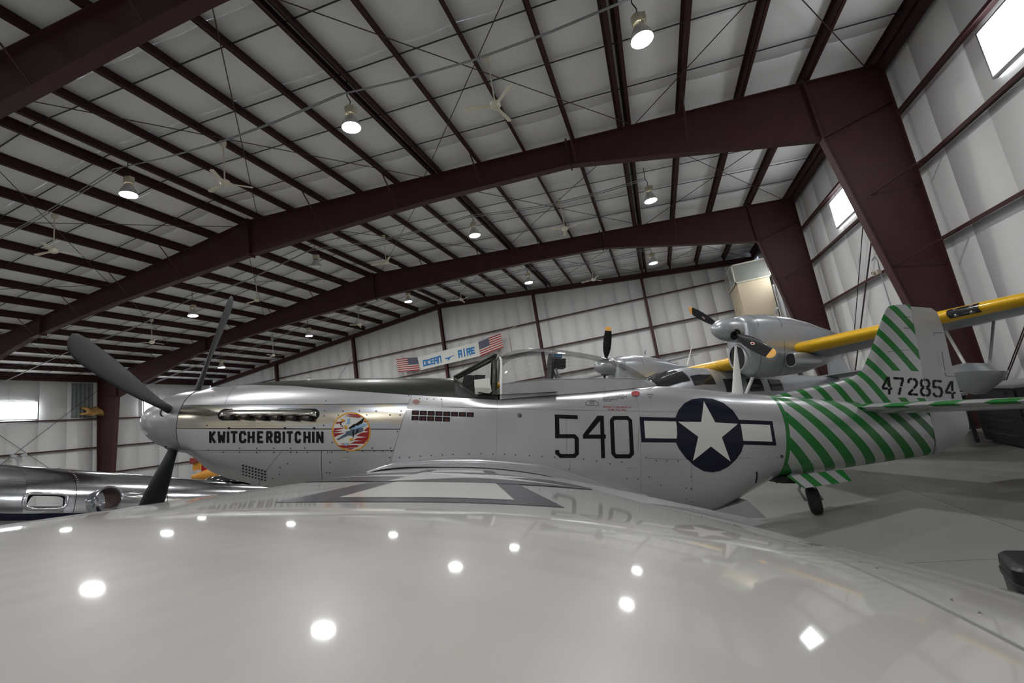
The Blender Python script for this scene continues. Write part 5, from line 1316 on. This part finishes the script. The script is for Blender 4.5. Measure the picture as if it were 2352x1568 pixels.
MB().loft([[g+tng*x+V((0, 0, -.55))+nrm*(r*cos(u))+V((0, 0, r*sin(u))) for u in [2*pi*q/16 for q in range(16)]] for x, r in ((-.1, .06), (.4, .18), (1.5, .35), (2.8, .42), (3.2, .3))], True, True).build('fuselage', mat_or, e, True, 60)
for x, r, y in ((.3, .1, 0), (2.6, .25, -.6), (2.6, .25, .6)):
    b = V((g.x, g.y, r))+tng*x+nrm*y; MB().lathe([(-.05, .001), (-.05, r*.7), (0, r), (.05, r*.7), (.05, .001)], b, nrm, 18).build('wheel', mat_rubber, e, True, 50)
    MB().tube([b, g+tng*x+V((0, 0, -.6))], .03, 8).build('gear_leg', mat_charcoal, e)
# rounded black box beyond the wing, right edge
d = ray((2425, 1366)); p = CAM+d*(3.35/d.y)
e = thing('black_equipment_case', 'black rounded plastic equipment case beyond the wing at the right edge', 'case', (p.x+.12, p.y+.1, 0), radians(-18))
hz = p.z
mb = MB(); pol_ = rnd_poly(0, 0, .46, .36, .06)
mb.loft([[(x, y, z) for x, y in [(a*k, b*k) for a, b in pol_]] for z, k in ((.0, .97), (.02, 1), (hz+.08, 1), (hz+.12, .98), (hz+.135, .90))], True, True).build('shell', mat_blackplastic, e, True, 40)
mb = MB(); mb.loft([[(x*k, y*k, z) for x, y in pol_] for z, k in ((hz+.02, 1.0), (hz+.02, 1.03), (hz+.05, 1.03), (hz+.05, 1.0))], True, False).build('rim', mat_charcoal, e)
MB().tube([(-.12, -.2, hz-.1), (-.1, -.235, hz-.08), (.1, -.235, hz-.08), (.12, -.2, hz-.1)], .012, 8).build('handle', mat_charcoal, e, True)
# dark workbench and cabinet along the right wall
q = CAM+ray((2330, 905))*(9.6/ray((2330, 905)).y)
e = thing('dark_tool_cabinet', 'dark grey tool cabinet against the right wall beyond the float', 'cabinet', (5.55, 9.5, 0), radians(-8))
MB().box((0, 0, .50), (.8, 1.5, .92)).build('body', mat_charcoal, e)
for k in range(4): 
    o = MB().box((-.41, 0, .17+.22*k), (.02, 1.4, .19)).build('drawer', mat_blackplastic, e); MB().box((-.43, 0, .21+.22*k), (.02, .9, .02)).build('handle', mat_charcoal, o)
MB().box((0, 0, .98), (.86, 1.56, .04)).build('top', M('grey_bench_top', (.3, .3, .3), .5), e)
for x in (-.3, .3):
    for y in (-.65, .65): MB().lathe([(0, .03), (.04, .03)], (x, y, 0), (0, 0, 1), 10, True).build('foot', mat_blackplastic, e)
e = thing('workbench', 'low grey workbench with dark shelf near the wing float', 'bench', (4.9, 11.2, 0), radians(-6))
MB().box((0, 0, .86), (.8, 1.8, .05)).build('top', M('grey_bench_top', (.3, .3, .3), .5), e); MB().box((0, 0, .3), (.7, 1.7, .03)).build('shelf', mat_charcoal, e)
for x in (-.34, .34):
    for y in (-.84, .84): MB().box((x, y, .42), (.05, .05, .84)).build('leg', mat_charcoal, e)
o = MB().lathe([(0, .03), (.01, .05), (.06, .055), (.1, .04), (.11, .0)], (4.75, 10.7, .886), (0, 0, 1), 14).build('yellow_knob_lamp', mat_yellow, None, True); tag(o, 'small yellow beacon on the grey workbench', 'beacon')
